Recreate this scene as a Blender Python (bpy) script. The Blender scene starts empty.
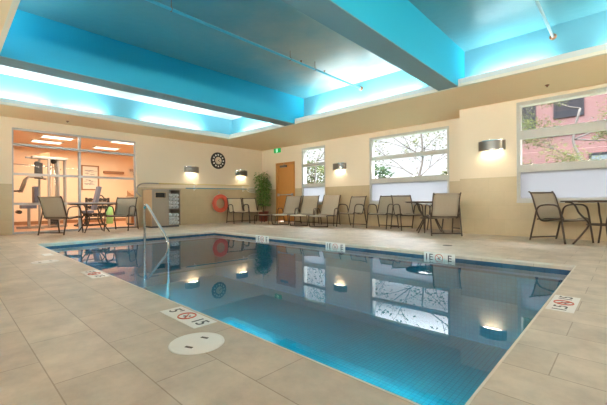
import bpy, bmesh, math, random
from mathutils import Vector, Matrix
random.seed(7)
PI = math.pi
SC = bpy.context.scene
COL = SC.collection
V = Vector

# ---------------------------------------------------------------- materials
def new_mat(name):
    m = bpy.data.materials.new(name); m.use_nodes = True
    nt = m.node_tree; b = nt.nodes['Principled BSDF']
    return m, nt, b

def paint(name, col, rough=0.6, var=0.06, scale=6.0, bump=0.0, bscale=60.0, metal=0.0, spec=0.5, coat=0.0):
    m, nt, b = new_mat(name)
    tc = nt.nodes.new('ShaderNodeTexCoord')
    n = nt.nodes.new('ShaderNodeTexNoise'); n.inputs['Scale'].default_value = scale; n.inputs['Detail'].default_value = 4
    nt.links.new(tc.outputs['Object'], n.inputs['Vector'])
    r = nt.nodes.new('ShaderNodeMix'); r.data_type = 'RGBA'
    r.inputs[6].default_value = (*[max(0, c*(1-var)) for c in col], 1)
    r.inputs[7].default_value = (*[min(1, c*(1+var)) for c in col], 1)
    nt.links.new(n.outputs['Fac'], r.inputs[0]); nt.links.new(r.outputs[2], b.inputs['Base Color'])
    b.inputs['Roughness'].default_value = rough; b.inputs['Metallic'].default_value = metal
    b.inputs['Specular IOR Level'].default_value = spec; b.inputs['Coat Weight'].default_value = coat
    if bump:
        n2 = nt.nodes.new('ShaderNodeTexNoise'); n2.inputs['Scale'].default_value = bscale; n2.inputs['Detail'].default_value = 3
        nt.links.new(tc.outputs['Object'], n2.inputs['Vector'])
        bp = nt.nodes.new('ShaderNodeBump'); bp.inputs['Strength'].default_value = bump; bp.inputs['Distance'].default_value = 0.01
        nt.links.new(n2.outputs['Fac'], bp.inputs['Height']); nt.links.new(bp.outputs['Normal'], b.inputs['Normal'])
    return m

def emis(name, col, strength):
    m, nt, b = new_mat(name)
    b.inputs['Base Color'].default_value = (*col, 1)
    b.inputs['Emission Color'].default_value = (*col, 1); b.inputs['Emission Strength'].default_value = strength
    return m

def tiled(name, c1, c2, mortar, w, h, ms, rough, offset=0.5, shift=(0, 0, 0), axes='xy', spec=0.5, cloud=0.08, bump=0.15):
    """brick texture in object space; axes picks which two coordinates run along / across the courses"""
    m, nt, b = new_mat(name)
    tc = nt.nodes.new('ShaderNodeTexCoord'); sp = nt.nodes.new('ShaderNodeSeparateXYZ'); cb = nt.nodes.new('ShaderNodeCombineXYZ')
    nt.links.new(tc.outputs['Object'], sp.inputs[0])
    if axes == 'wall':   # x+y along, z across: works for either wall direction
        ad = nt.nodes.new('ShaderNodeMath'); ad.operation = 'ADD'
        nt.links.new(sp.outputs[0], ad.inputs[0]); nt.links.new(sp.outputs[1], ad.inputs[1])
        nt.links.new(ad.outputs[0], cb.inputs[0]); nt.links.new(sp.outputs[2], cb.inputs[1])
    else:
        nt.links.new(sp.outputs['xyz'.index(axes[0])], cb.inputs[0]); nt.links.new(sp.outputs['xyz'.index(axes[1])], cb.inputs[1])
    mp = nt.nodes.new('ShaderNodeMapping'); mp.inputs['Location'].default_value = shift
    nt.links.new(cb.outputs[0], mp.inputs[0])
    bt = nt.nodes.new('ShaderNodeTexBrick')
    bt.offset = offset; bt.inputs['Scale'].default_value = 1.0
    bt.inputs['Brick Width'].default_value = w; bt.inputs['Row Height'].default_value = h
    bt.inputs['Mortar Size'].default_value = ms; bt.inputs['Mortar Smooth'].default_value = 0.1
    bt.inputs['Color1'].default_value = (*c1, 1); bt.inputs['Color2'].default_value = (*c2, 1); bt.inputs['Mortar'].default_value = (*mortar, 1)
    nt.links.new(mp.outputs[0], bt.inputs['Vector'])
    n = nt.nodes.new('ShaderNodeTexNoise'); n.inputs['Scale'].default_value = 3.5; n.inputs['Detail'].default_value = 8; n.inputs['Roughness'].default_value = 0.7
    nt.links.new(tc.outputs['Object'], n.inputs['Vector'])
    mr = nt.nodes.new('ShaderNodeMapRange'); mr.inputs[1].default_value = 0.3; mr.inputs[2].default_value = 0.7
    mr.inputs[3].default_value = 1-cloud; mr.inputs[4].default_value = 1+cloud
    nt.links.new(n.outputs['Fac'], mr.inputs[0])
    mx = nt.nodes.new('ShaderNodeVectorMath'); mx.operation = 'SCALE'
    nt.links.new(bt.outputs['Color'], mx.inputs[0]); nt.links.new(mr.outputs[0], mx.inputs['Scale'])
    nt.links.new(mx.outputs[0], b.inputs['Base Color'])
    b.inputs['Roughness'].default_value = rough; b.inputs['Specular IOR Level'].default_value = spec
    if bump:
        bp = nt.nodes.new('ShaderNodeBump'); bp.inputs['Strength'].default_value = bump; bp.inputs['Distance'].default_value = 0.004; bp.invert = True
        nt.links.new(bt.outputs['Fac'], bp.inputs['Height']); nt.links.new(bp.outputs['Normal'], b.inputs['Normal'])
    return m

def clear_sheet(name, tint, ior, rough=0.0, ripple=0.0):
    """thin clear sheet: Fresnel mirror over tinted see-through"""
    m = bpy.data.materials.new(name); m.use_nodes = True; nt = m.node_tree; nt.nodes.clear()
    out = nt.nodes.new('ShaderNodeOutputMaterial'); mix = nt.nodes.new('ShaderNodeMixShader')
    tr = nt.nodes.new('ShaderNodeBsdfTransparent'); tr.inputs[0].default_value = (*tint, 1)
    gl = nt.nodes.new('ShaderNodeBsdfGlossy'); gl.inputs['Roughness'].default_value = rough; gl.inputs['Color'].default_value = (1, 1, 1, 1)
    fr = nt.nodes.new('ShaderNodeFresnel'); fr.inputs['IOR'].default_value = ior
    nt.links.new(fr.outputs[0], mix.inputs[0]); nt.links.new(tr.outputs[0], mix.inputs[1]); nt.links.new(gl.outputs[0], mix.inputs[2])
    nt.links.new(mix.outputs[0], out.inputs[0])
    if ripple:
        tc = nt.nodes.new('ShaderNodeTexCoord'); n = nt.nodes.new('ShaderNodeTexNoise'); n.inputs['Scale'].default_value = 2.2; n.inputs['Detail'].default_value = 1
        nt.links.new(tc.outputs['Object'], n.inputs['Vector'])
        bp = nt.nodes.new('ShaderNodeBump'); bp.inputs['Strength'].default_value = ripple; bp.inputs['Distance'].default_value = 0.01
        nt.links.new(n.outputs['Fac'], bp.inputs['Height'])
        nt.links.new(bp.outputs['Normal'], gl.inputs['Normal']); nt.links.new(bp.outputs['Normal'], fr.inputs['Normal'])
    return m

def frosted(name, col):
    m = bpy.data.materials.new(name); m.use_nodes = True; nt = m.node_tree; nt.nodes.clear()
    out = nt.nodes.new('ShaderNodeOutputMaterial'); mix = nt.nodes.new('ShaderNodeMixShader'); mix.inputs[0].default_value = 0.75
    d = nt.nodes.new('ShaderNodeBsdfDiffuse'); d.inputs[0].default_value = (*col, 1)
    t = nt.nodes.new('ShaderNodeBsdfTranslucent'); 
    tc = nt.nodes.new('ShaderNodeTexCoord'); n = nt.nodes.new('ShaderNodeTexNoise'); n.inputs['Scale'].default_value = 40
    nt.links.new(tc.outputs['Object'], n.inputs['Vector'])
    r = nt.nodes.new('ShaderNodeMix'); r.data_type = 'RGBA'; r.inputs[6].default_value = (*[c*.98 for c in col], 1); r.inputs[7].default_value = (*col, 1)
    nt.links.new(n.outputs['Fac'], r.inputs[0]); nt.links.new(r.outputs[2], t.inputs[0])
    nt.links.new(d.outputs[0], mix.inputs[1]); nt.links.new(t.outputs[0], mix.inputs[2]); nt.links.new(mix.outputs[0], out.inputs[0])
    return m

def leafy(name, col, var=.25):
    """thin leaf: lit from both sides"""
    m = frosted(name, col); nt = m.node_tree
    r = [n for n in nt.nodes if n.type == 'MIX'][0]
    r.inputs[6].default_value = (*[c*(1-var) for c in col], 1); r.inputs[7].default_value = (*[c*(1+var) for c in col], 1)
    [n for n in nt.nodes if n.type == 'TEX_NOISE'][0].inputs['Scale'].default_value = 3
    [n for n in nt.nodes if n.type == 'MIX_SHADER'][0].inputs[0].default_value = .5
    return m

def woody(name, c1, c2, rough=0.45, axis=2, scale=3.0):
    m, nt, b = new_mat(name)
    tc = nt.nodes.new('ShaderNodeTexCoord'); mp = nt.nodes.new('ShaderNodeMapping')
    s = [14.0, 14.0, 14.0]; s[axis] = 1.2; mp.inputs['Scale'].default_value = s
    nt.links.new(tc.outputs['Object'], mp.inputs[0])
    n = nt.nodes.new('ShaderNodeTexNoise'); n.inputs['Scale'].default_value = scale; n.inputs['Detail'].default_value = 6
    nt.links.new(mp.outputs[0], n.inputs['Vector'])
    r = nt.nodes.new('ShaderNodeMix'); r.data_type = 'RGBA'; r.inputs[6].default_value = (*c1, 1); r.inputs[7].default_value = (*c2, 1)
    nt.links.new(n.outputs['Fac'], r.inputs[0]); nt.links.new(r.outputs[2], b.inputs['Base Color'])
    b.inputs['Roughness'].default_value = rough
    return m

M = {}
M['floor'] = tiled('deck_tile', (.52, .44, .36), (.585, .50, .41), (.35, .28, .215), .585, .29, .0028, .46, shift=(1.1225, -.02, 0), axes='xy', cloud=.22, bump=.1)
M['cream'] = paint('cream_wall_paint', (.80, .70, .55), .7, .02, 2, .03, 200)
M['dado'] = tiled('dado_tile', (.54, .44, .28), (.57, .465, .30), (.50, .41, .265), .60, .30, .003, .35, shift=(0, -.04, 0), axes='wall', cloud=.05, bump=.12)
M['soffit'] = paint('soffit_paint', (.92, .69, .43), .75, .02, 2, .03, 150)
M['lip'] = paint('cove_lip_paint', (.66, .70, .68), .6, .03, 3)
M['lip_bead'] = paint('lip_bead_paint', (.80, .74, .62), .6, .03, 3)
M['blue'] = paint('cyan_paint_with_glow', (.13, .40, .51), .55, .03, 1.5, .02, 100)  # beam cyan made paler, whitish lamp glow put into the colour
def coffer_paint():
    m, nt, b = new_mat('coffer_ceiling_paint')
    tc = nt.nodes.new('ShaderNodeTexCoord')
    def noise(sc, det):
        n = nt.nodes.new('ShaderNodeTexNoise'); n.inputs['Scale'].default_value = sc; n.inputs['Detail'].default_value = det
        nt.links.new(tc.outputs['Object'], n.inputs['Vector']); return n
    n1 = noise(.9, 3)
    base = nt.nodes.new('ShaderNodeMix'); base.data_type = 'RGBA'; base.inputs[6].default_value = (.05, .28, .36, 1); base.inputs[7].default_value = (.16, .33, .36, 1)
    nt.links.new(n1.outputs['Fac'], base.inputs[0])
    # warm light painted in as a tan patch, window end of the middle bay
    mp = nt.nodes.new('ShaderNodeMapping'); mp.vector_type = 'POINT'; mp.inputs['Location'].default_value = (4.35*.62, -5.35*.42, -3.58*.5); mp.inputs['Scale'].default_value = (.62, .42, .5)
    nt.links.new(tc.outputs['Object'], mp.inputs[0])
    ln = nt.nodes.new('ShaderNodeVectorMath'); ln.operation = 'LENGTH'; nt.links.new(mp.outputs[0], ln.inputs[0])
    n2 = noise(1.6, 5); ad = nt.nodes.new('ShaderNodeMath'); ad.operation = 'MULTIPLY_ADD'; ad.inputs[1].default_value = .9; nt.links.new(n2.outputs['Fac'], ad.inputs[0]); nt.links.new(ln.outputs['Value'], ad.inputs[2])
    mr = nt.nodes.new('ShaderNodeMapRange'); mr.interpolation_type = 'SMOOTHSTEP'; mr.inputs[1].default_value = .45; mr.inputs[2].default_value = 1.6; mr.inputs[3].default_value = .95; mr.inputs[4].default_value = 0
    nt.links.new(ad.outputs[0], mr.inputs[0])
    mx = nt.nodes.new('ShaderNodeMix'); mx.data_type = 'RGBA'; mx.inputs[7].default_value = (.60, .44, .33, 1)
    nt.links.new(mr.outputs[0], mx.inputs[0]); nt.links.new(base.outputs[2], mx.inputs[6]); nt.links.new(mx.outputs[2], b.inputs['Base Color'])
    b.inputs['Roughness'].default_value = .33; b.inputs['Specular IOR Level'].default_value = .6
    n3 = noise(9, 6); bp = nt.nodes.new('ShaderNodeBump'); bp.inputs['Strength'].default_value = .35; bp.inputs['Distance'].default_value = .012
    nt.links.new(n3.outputs['Fac'], bp.inputs['Height']); nt.links.new(bp.outputs['Normal'], b.inputs['Normal'])
    return m
M['beamblue'] = paint('cyan_beam_paint', (.012, .36, .54), .5, .03, 1.5, .02, 100)
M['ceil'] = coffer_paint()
M['ceil_pale'] = paint('pale_coffer_paint', (.56, .64, .65), .5, .03, 2)
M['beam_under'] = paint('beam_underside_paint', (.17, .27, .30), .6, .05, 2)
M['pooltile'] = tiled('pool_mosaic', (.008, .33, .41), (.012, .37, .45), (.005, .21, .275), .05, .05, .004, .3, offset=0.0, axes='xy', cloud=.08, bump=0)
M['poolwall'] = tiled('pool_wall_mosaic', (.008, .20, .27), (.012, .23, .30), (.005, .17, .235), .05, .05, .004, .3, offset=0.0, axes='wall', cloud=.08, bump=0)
M['band'] = tiled('waterline_tile', (.030, .085, .15), (.045, .11, .18), (.03, .07, .12), .15, .15, .004, .2, offset=0.0, axes='wall', cloud=.15, bump=.1)
M['edge'] = paint('coping_edge', (.70, .64, .55), .4, .05, 8)
M['water'] = clear_sheet('pool_water', (.92, .99, 1), 1.42, 0.0, .02)
va = M['water'].node_tree.nodes.new('ShaderNodeVolumeAbsorption'); va.inputs['Color'].default_value = (.06, .80, .84, 1); va.inputs['Density'].default_value = .60
M['water'].node_tree.links.new(va.outputs[0], [n for n in M['water'].node_tree.nodes if n.type == 'OUTPUT_MATERIAL'][0].inputs['Volume'])
M['glass'] = clear_sheet('window_glass', (.97, .98, .98), 1.22, 0.0)
M['tglass'] = clear_sheet('table_glass', (.80, .84, .82), 1.5, 0.02)
M['frost'] = frosted('frosted_film', (.43, .44, .465))
M['winframe'] = paint('white_window_frame', (.52, .53, .51), .45, .02, 5)
M['alu'] = paint('grey_aluminium', (.42, .44, .46), .4, .04, 8, metal=.35)
M['bronze'] = paint('bronze_tube', (.075, .052, .038), .38, .1, 20, metal=.3)
M['sling'] = paint('taupe_sling_mesh', (.41, .36, .285), .8, .12, 60, .3, 300)
M['sling_tan'] = paint('beige_sling_mesh', (.60, .52, .385), .8, .12, 60, .3, 300)
M['chrome'] = paint('polished_steel', (.75, .76, .77), .15, .03, 8, metal=1.0)
M['sconce'] = paint('brushed_pewter', (.20, .19, .17), .35, .15, 30, metal=.8)
M['lampglow'] = emis('warm_lamp_lens', (1, .88, .66), 2.4)
M['tubeglow'] = emis('cool_tube', (.85, .97, 1), 6.0)
M['panelglow'] = emis('warm_panel_lens', (1, .88, .72), 2.6)
M['black'] = paint('black_plastic', (.018, .018, .018), .45, .1, 20)
M['dark'] = paint('dark_grey_vinyl', (.06, .065, .075), .5, .1, 12)
M['padblue'] = paint('slate_blue_vinyl', (.13, .15, .22), .45, .08, 12)
M['white'] = paint('white_plastic', (.86, .85, .83), .45, .03, 12)
M['wht_tile'] = paint('white_marker_tile', (.82, .81, .78), .35, .04, 14)
M['ink'] = paint('marker_ink', (.04, .04, .05), .5, .1, 30)
M['red'] = paint('marker_red', (.55, .12, .08), .5, .1, 30)
M['orange'] = paint('lifebuoy_orange', (.75, .13, .07), .45, .06, 10)
M['rope'] = paint('rope_white', (.66, .62, .54), .8, .1, 60)
M['door'] = woody('orange_oak_veneer', (.52, .22, .05), (.60, .28, .075), .4)
M['doorframe'] = woody('oak_trim', (.48, .20, .045), (.55, .25, .065), .4)
M['greywood'] = woody('grey_laminate', (.30, .25, .20), (.36, .31, .25), .5)
M['sidewood'] = woody('tan_laminate', (.52, .37, .22), (.58, .42, .26), .5)
M['gymwall'] = paint('peach_wall_paint', (.84, .62, .42), .7, .02, 2)
M['gymfloor'] = paint('gym_floor_vinyl', (.50, .25, .13), .45, .08, 4)
M['brown'] = woody('brown_wood', (.28, .13, .055), (.34, .17, .075), .5, axis=1)
M['steel'] = paint('painted_steel', (.38, .36, .33), .4, .05, 10, metal=.4)
M['cast'] = paint('cast_iron', (.05, .045, .042), .5, .15, 20, metal=.4)
M['green'] = paint('green_foam', (.28, .58, .22), .6, .06, 8)
M['exitg'] = emis('exit_green', (.0, .30, .07), .55)
M['exitw'] = emis('exit_white', (.55, 1, .70), .9)
M['yellow'] = paint('pale_yellow_pole', (.72, .60, .30), .4, .06, 10)
M['bluepole'] = paint('blue_pole', (.06, .30, .44), .35, .06, 10)
M['leaf'] = paint('glossy_leaf', (.13, .29, .06), .4, .5, 9)
M['leaf_light'] = paint('light_leaf', (.30, .44, .13), .45, .4, 9)
M['pot'] = paint('oxblood_pot', (.22, .045, .025), .35, .12, 6)
M['soil'] = paint('potting_soil', (.05, .03, .02), .9, .3, 40)
M['stem'] = paint('cane_stem', (.22, .13, .06), .7, .2, 20)
M['towel'] = paint('white_towel', (.74, .76, .76), .95, .08, 40, .6, 150)
M['towelblue'] = paint('towel_blue_band', (.24, .29, .35), .95, .1, 40)
M['pipe_b'] = paint('pipe_cyan', (.10, .50, .62), .35, .05, 10)
M['pipe_g'] = paint('pipe_grey_paint', (.42, .58, .62), .35, .05, 10)
M['escut'] = paint('copper_escutcheon', (.35, .16, .09), .35, .1, 10, metal=.7)
M['brick'] = tiled('red_brick', (.080, .030, .029), (.092, .035, .033), (.095, .062, .060), .22, .075, .008, .85, axes='wall', cloud=.12, bump=.1)
M['bark'] = paint('bark', (.055, .046, .040), .9, .25, 12)
M['spring'] = leafy('spring_leaf', (.075, .082, .034))
M['treeleaf'] = leafy('tree_leaf', (.052, .068, .030))
M['hedge'] = leafy('dark_leaf', (.034, .056, .030))
M['grass'] = paint('lawn', (.045, .06, .03), .9, .2, 2)
M['darkglass'] = paint('dark_glass', (.016, .015, .018), .6, .1, 2, spec=.08)
M['blueglass'] = paint('grey_blue_glass', (.075, .09, .10), .6, .1, 2, spec=.1)
M['glare'] = paint('pale_glare', (.15, .12, .11), .8, .08, 3)
M['roof'] = paint('slate_roof', (.20, .18, .19), .8, .1, 4)
M['paper'] = paint('paper', (.72, .64, .52), .8, .05, 4)
M['sketch'] = paint('sketch_grey', (.33, .30, .27), .8, .3, 12)
M['drain'] = paint('drain_bronze', (.12, .10, .085), .5, .1, 20, metal=.6)

# ---------------------------------------------------------------- mesh builder
class MB:
    def __init__(self): self.bm = bmesh.new(); self.mi = 0
    def _mark(self, faces):
        for f in faces: f.material_index = self.mi
    def box(self, a, b, bevel=0.0, mat=None):
        a, b = V(a), V(b); c = (a+b)/2; s = b-a
        mt = Matrix.Translation(c) @ Matrix.Diagonal((abs(s.x), abs(s.y), abs(s.z), 1))
        if mat is not None: mt = mat @ mt
        r = bmesh.ops.create_cube(self.bm, size=1, matrix=mt); vs = r['verts']
        fs = {f for v in vs for f in v.link_faces}; self._mark(fs)
        if bevel:
            es = list({e for v in vs for e in v.link_edges})
            rr = bmesh.ops.bevel(self.bm, geom=es, offset=bevel, segments=2, affect='EDGES', profile=.5, clamp_overlap=True)
            self._mark(rr['faces'])
        return self
    def tube(self, pts, r, seg=8, closed=False, smooth=0, r_end=None):
        P = [V(p) for p in pts]
        if smooth:
            Q = []; n = len(P)
            rng = range(n if closed else n-1)
            for i in rng:
                if closed: p0, p1, p2, p3 = P[i-1], P[i], P[(i+1) % n], P[(i+2) % n]
                else: p0, p1, p2, p3 = P[max(i-1, 0)], P[i], P[i+1], P[min(i+2, n-1)]
                for k in range(smooth):
                    t = k/smooth
                    Q.append(.5*((2*p1)+(p2-p0)*t+(2*p0-5*p1+4*p2-p3)*t*t+(3*p1-p0-3*p2+p3)*t**3))
            if not closed: Q.append(P[-1])
            P = Q
        n = len(P); rings = []; up = None
        for i in range(n):
            if closed: d = (P[(i+1) % n]-P[i-1]).normalized()
            else: d = (P[min(i+1, n-1)]-P[max(i-1, 0)]).normalized()
            if up is None:
                up = V((0, 0, 1)) if abs(d.z) < .9 else V((1, 0, 0))
            x = d.cross(up)
            if x.length < 1e-5: x = d.cross(V((0, 1, 0)))
            x.normalize(); up = x.cross(d).normalized()
            rr = r if r_end is None else r+(r_end-r)*i/(n-1)
            rings.append([self.bm.verts.new(P[i]+(x*math.cos(2*PI*k/seg)+up*math.sin(2*PI*k/seg))*rr) for k in range(seg)])
        fs = []
        for i in range(n if closed else n-1):
            a, b = rings[i], rings[(i+1) % n]
            for k in range(seg):
                fs.append(self.bm.faces.new((a[k], a[(k+1) % seg], b[(k+1) % seg], b[k])))
        for f in fs: f.smooth = True
        if not closed:
            fs.append(self.bm.faces.new(rings[0][::-1])); fs.append(self.bm.faces.new(rings[-1]))
        self._mark(fs); return self
    def lathe(self, prof, seg=24, mat=None, a0=0.0, a1=2*PI, cap=True):
        """profile of (radius, z) turned about z"""
        mt = mat or Matrix(); full = abs(a1-a0-2*PI) < 1e-6; n = seg if full else seg+1
        rings = []
        for k in range(n):
            a = a0+(a1-a0)*k/seg
            rings.append([self.bm.verts.new(mt @ V((r*math.cos(a), r*math.sin(a), z))) for r, z in prof])
        fs = []
        for k in range(seg):
            A, B = rings[k], rings[(k+1) % n]
            for j in range(len(prof)-1):
                vs = [A[j], B[j], B[j+1], A[j+1]]
                if prof[j][0] < 1e-6 and prof[j+1][0] < 1e-6: continue
                f = self.bm.faces.new(vs); f.smooth = True; fs.append(f)
        self._mark(fs); return self
    def quad(self, pts):
        f = self.bm.faces.new([self.bm.verts.new(V(p)) for p in pts]); self._mark([f]); return self
    def prism(self, poly, z0, z1, mat=None):
        mt = mat or Matrix()
        a = [self.bm.verts.new(mt @ V((x, y, z0))) for x, y in poly]; b = [self.bm.verts.new(mt @ V((x, y, z1))) for x, y in poly]
        fs = [self.bm.faces.new(a[::-1]), self.bm.faces.new(b)]; n = len(poly)
        for i in range(n): fs.append(self.bm.faces.new((a[i], a[(i+1) % n], b[(i+1) % n], b[i])))
        self._mark(fs); return self
    def sheet(self, rows, thick=0.006):
        """grid of points given thickness"""
        n, m_ = len(rows), len(rows[0]); A, B = [], []
        for i in range(n):
            ra, rb = [], []
            for j in range(m_):
                du = V(rows[min(i+1, n-1)][j])-V(rows[max(i-1, 0)][j]); dv = V(rows[i][min(j+1, m_-1)])-V(rows[i][max(j-1, 0)])
                nn = du.cross(dv).normalized()*thick/2
                ra.append(self.bm.verts.new(V(rows[i][j])+nn)); rb.append(self.bm.verts.new(V(rows[i][j])-nn))
            A.append(ra); B.append(rb)
        fs = []
        for i in range(n-1):
            for j in range(m_-1):
                fs.append(self.bm.faces.new((A[i][j], A[i+1][j], A[i+1][j+1], A[i][j+1])))
                fs.append(self.bm.faces.new((B[i][j], B[i][j+1], B[i+1][j+1], B[i+1][j])))
        for i in range(n-1):
            fs.append(self.bm.faces.new((A[i][0], B[i][0], B[i+1][0], A[i+1][0]))); fs.append(self.bm.faces.new((A[i][-1], A[i+1][-1], B[i+1][-1], B[i][-1])))
        for j in range(m_-1):
            fs.append(self.bm.faces.new((A[0][j], A[0][j+1], B[0][j+1], B[0][j]))); fs.append(self.bm.faces.new((A[-1][j], B[-1][j], B[-1][j+1], A[-1][j+1])))
        for f in fs: f.smooth = True
        self._mark(fs); return self
    def build(self, name, mats, parent=None):
        bmesh.ops.recalc_face_normals(self.bm, faces=self.bm.faces)
        me = bpy.data.meshes.new(name); self.bm.to_mesh(me); self.bm.free()
        if not isinstance(mats, (list, tuple)): mats = [mats]
        for x in mats: me.materials.append(x)
        o = bpy.data.objects.new(name, me); COL.objects.link(o)
        if parent: o.parent = parent
        return o

def tag(o, label=None, cat=None, group=None, kind=None):
    if label: o['label'] = label
    if cat: o['category'] = cat
    if group: o['group'] = group
    if kind: o['kind'] = kind
    return o
def empty(name, loc, rz=0.0):
    o = bpy.data.objects.new(name, None); COL.objects.link(o); o.location = loc; o.rotation_euler = (0, 0, rz)
    o.empty_display_size = .1
    return o
def copy_tree(o, parent=None):
    c = o.copy(); COL.objects.link(c); c.parent = parent
    for ch in list(o.children): copy_tree(ch, c)
    return c
def struct(name, mb, mats, parent=None):
    o = mb.build(name, mats, parent)
    if parent is None: o['kind'] = 'structure'
    return o
def text_part(name, s, size, mat, parent, mtx, ext=.001):
    cu = bpy.data.curves.new(name, 'FONT'); cu.body = s; cu.size = size; cu.extrude = ext; cu.align_x = 'CENTER'; cu.align_y = 'CENTER'; cu.offset = size*.005
    t = bpy.data.objects.new(name, cu); COL.objects.link(t)
    dg = bpy.context.evaluated_depsgraph_get(); dg.update()
    me = bpy.data.meshes.new_from_object(t.evaluated_get(dg)); bpy.data.objects.remove(t); bpy.data.curves.remove(cu)
    me.materials.clear(); me.materials.append(mat); me.transform(mtx); me.name = name
    o = bpy.data.objects.new(name, me); COL.objects.link(o); o.parent = parent
    return o
def area(name, loc, rot, sx, sy, power, col, spread=PI):
    l = bpy.data.lights.new(name, 'AREA'); l.shape = 'RECTANGLE'; l.size = sx; l.size_y = sy; l.energy = power; l.color = col; l.spread = spread
    o = bpy.data.objects.new(name, l); COL.objects.link(o); o.location = loc; o.rotation_euler = rot
    return o

# ---------------------------------------------------------------- room numbers
XG = -10.80      # gym wall (inner face)
YL = 8.98        # window wall, recessed stretch
YR = 8.20        # window wall, stretch nearer the pool
XJ = -2.80       # where it steps forward
X1, Y0 = 2.6, -2.4
ZS = 2.83        # soffit underside
ZC = 3.58        # coffer ceiling
PX0, PX1, PY0, PY1 = -7.88, -.42, 1.18, 4.92   # pool
LX0, LX1, LY0, LY1 = -9.48, 1.9, .56, 6.5      # cove lip
CX0, CX1, CY0, CY1 = -9.85, 2.25, .2, 6.85     # coffer walls
ZW = -.09
# floor with the pool opening
f = MB()
for a, b in (((XG-.2, Y0-.2), (X1+.2, PY0)), ((XG-.2, PY1), (X1+.2, YL+.25)), ((XG-.2, PY0), (PX0, PY1)), ((PX1, PY0), (X1+.2, PY1))):
    f.box((a[0], a[1], -.06), (b[0], b[1], 0))
struct('floor', f, M['floor'])
# pool basin: shell walls, floor and waterline tile
b = MB(); D = -1.15; t = .15
b.mi = 0; b.box((PX0-t, PY0-t, D-t), (PX1+t, PY1+t, D))
b.mi = 1
b.box((PX0-t, PY0-t, D), (PX0, PY1+t, -.21)); b.box((PX1, PY0-t, D), (PX1+t, PY1+t, -.21))
b.box((PX0, PY0-t, D), (PX1, PY0, -.21)); b.box((PX0, PY1, D), (PX1, PY1+t, -.21))
b.mi = 2
b.box((PX0-t, PY0-t, -.21), (PX0, PY1+t, -.062)); b.box((PX1, PY0-t, -.21), (PX1+t, PY1+t, -.062))
b.box((PX0, PY0-t, -.21), (PX1, PY0, -.062)); b.box((PX0, PY1, -.21), (PX1, PY1+t, -.062))
b.mi = 3
e = .012
b.box((PX0, PY0, -.022), (PX0+e, PY1, .001)); b.box((PX1-e, PY0, -.022), (PX1, PY1, .001))
b.box((PX0+e, PY0, -.022), (PX1-e, PY0+e, .001)); b.box((PX0+e, PY1-e, -.022), (PX1-e, PY1, .001))
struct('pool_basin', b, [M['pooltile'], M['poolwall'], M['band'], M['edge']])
# band just under the deck edge
w = MB(); w.box((PX0-.06, PY0-.06, D-.05), (PX1+.06, PY1+.06, ZW))
tag(w.build('pool_water', M['water']), 'still clear teal water filling the rectangular indoor pool', 'water', kind='stuff')

# walls -------------------------------------------------------------
ZD = 1.245
GW = (1.17, 4.05, 0.0, 2.60)     # gym window Y0,Y1,Z0,Z1
W1 = (-8.60, -7.47, .68, 2.68); W2 = (-5.73, -3.33, .68, 2.68); W3 = (-1.67, 1.0, .72, 2.77)
DR = (-9.97, -8.93, 0.0, 2.25)
def wall_x(mb, y0, y1, xa, xb, holes, z1):
    """wall running along x between depths y0,y1; lower tiles and upper paint, with openings"""
    xs = sorted({xa, xb, *[h[0] for h in holes], *[h[1] for h in holes]})
    for p, q in zip(xs, xs[1:]):
        hs = [h for h in holes if h[0] <= p+1e-6 and h[1] >= q-1e-6]
        spans = [(0, z1)] if not hs else [(0, hs[0][2]), (hs[0][3], z1)]
        for s0, s1 in spans:
            if s1-s0 < 1e-4: continue
            for c0, c1, mi in ((0, ZD, 1), (ZD, z1, 0)):
                u0, u1 = max(s0, c0), min(s1, c1)
                if u1-u0 > 1e-4: mb.mi = mi; mb.box((p, y0, u0), (q, y1, u1))
m = MB(); wall_x(m, YL, YL+.22, XG-.2, XJ+.2, [W1, W2, DR], ZS+.3)
m.mi = 1; m.box((XJ, YR, 0), (XJ+.2, YL, ZD)); m.mi = 0; m.box((XJ, YR, ZD), (XJ+.2, YL, ZS+.3))
wall_x(m, YR, YR+.22, XJ+.2, X1+.2, [W3], ZS+.3)
struct('wall_windows', m, [M['cream'], M['dado']])
m = MB()
for p, q, z0, z1 in ((Y0-.2, GW[0], 0, 3.1), (GW[1], YL, 0, 3.1), (GW[0], GW[1], GW[3], 3.1)):
    for c0, c1, mi in ((0, ZD-.02, 1), (ZD-.02, 3.1, 0)):
        u0, u1 = max(z0, c0), min(z1, c1)
        if u1-u0 > 1e-4: m.mi = mi; m.box((XG-.18, p, u0), (XG, q, u1))
struct('wall_gym', m, [M['cream'], M['dado']])
m = MB(); m.box((XG, Y0-.2, 0), (X1, Y0, 3.1)); struct('wall_near', m, M['cream'])
m = MB(); m.box((X1, Y0-.2, 0), (X1+.2, YR, 3.1)); struct('wall_right', m, M['cream'])
# soffit ring, lips, trough, coffer -------------------------------------
m = MB()
m.box((XG, Y0, ZS), (LX0, YL, ZS+.05)); m.box((LX1, Y0, ZS), (X1, YL, ZS+.05))
m.box((LX0, Y0, ZS), (LX1, LY0, ZS+.05)); m.box((LX0, LY1, ZS), (LX1, YL, ZS+.05))
struct('soffit', m, M['soffit'])
m = MB(); th = .05
for mi, za, zb in ((1, ZS-.003, ZS+.045), (0, ZS+.045, ZS+.135)):
    m.mi = mi; o_ = .006 if mi == 1 else 0
    m.box((LX0-th, LY0-th, za), (LX0+o_, LY1+th, zb)); m.box((LX1-o_, LY0-th, za), (LX1+th, LY1+th, zb))
    m.box((LX0+o_, LY0-th, za), (LX1-o_, LY0+o_, zb)); m.box((LX0+o_, LY1-o_, za), (LX1-o_, LY1+th, zb))
struct('trim_1', m, [M['lip'], M['lip_bead']])
m = MB(); zt = ZS+.05
m.box((CX0-.1, CY0-.1, zt), (CX0, CY1+.1, ZC)); m.box((CX1, CY0-.1, zt), (CX1+.1, CY1+.1, ZC))
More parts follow.
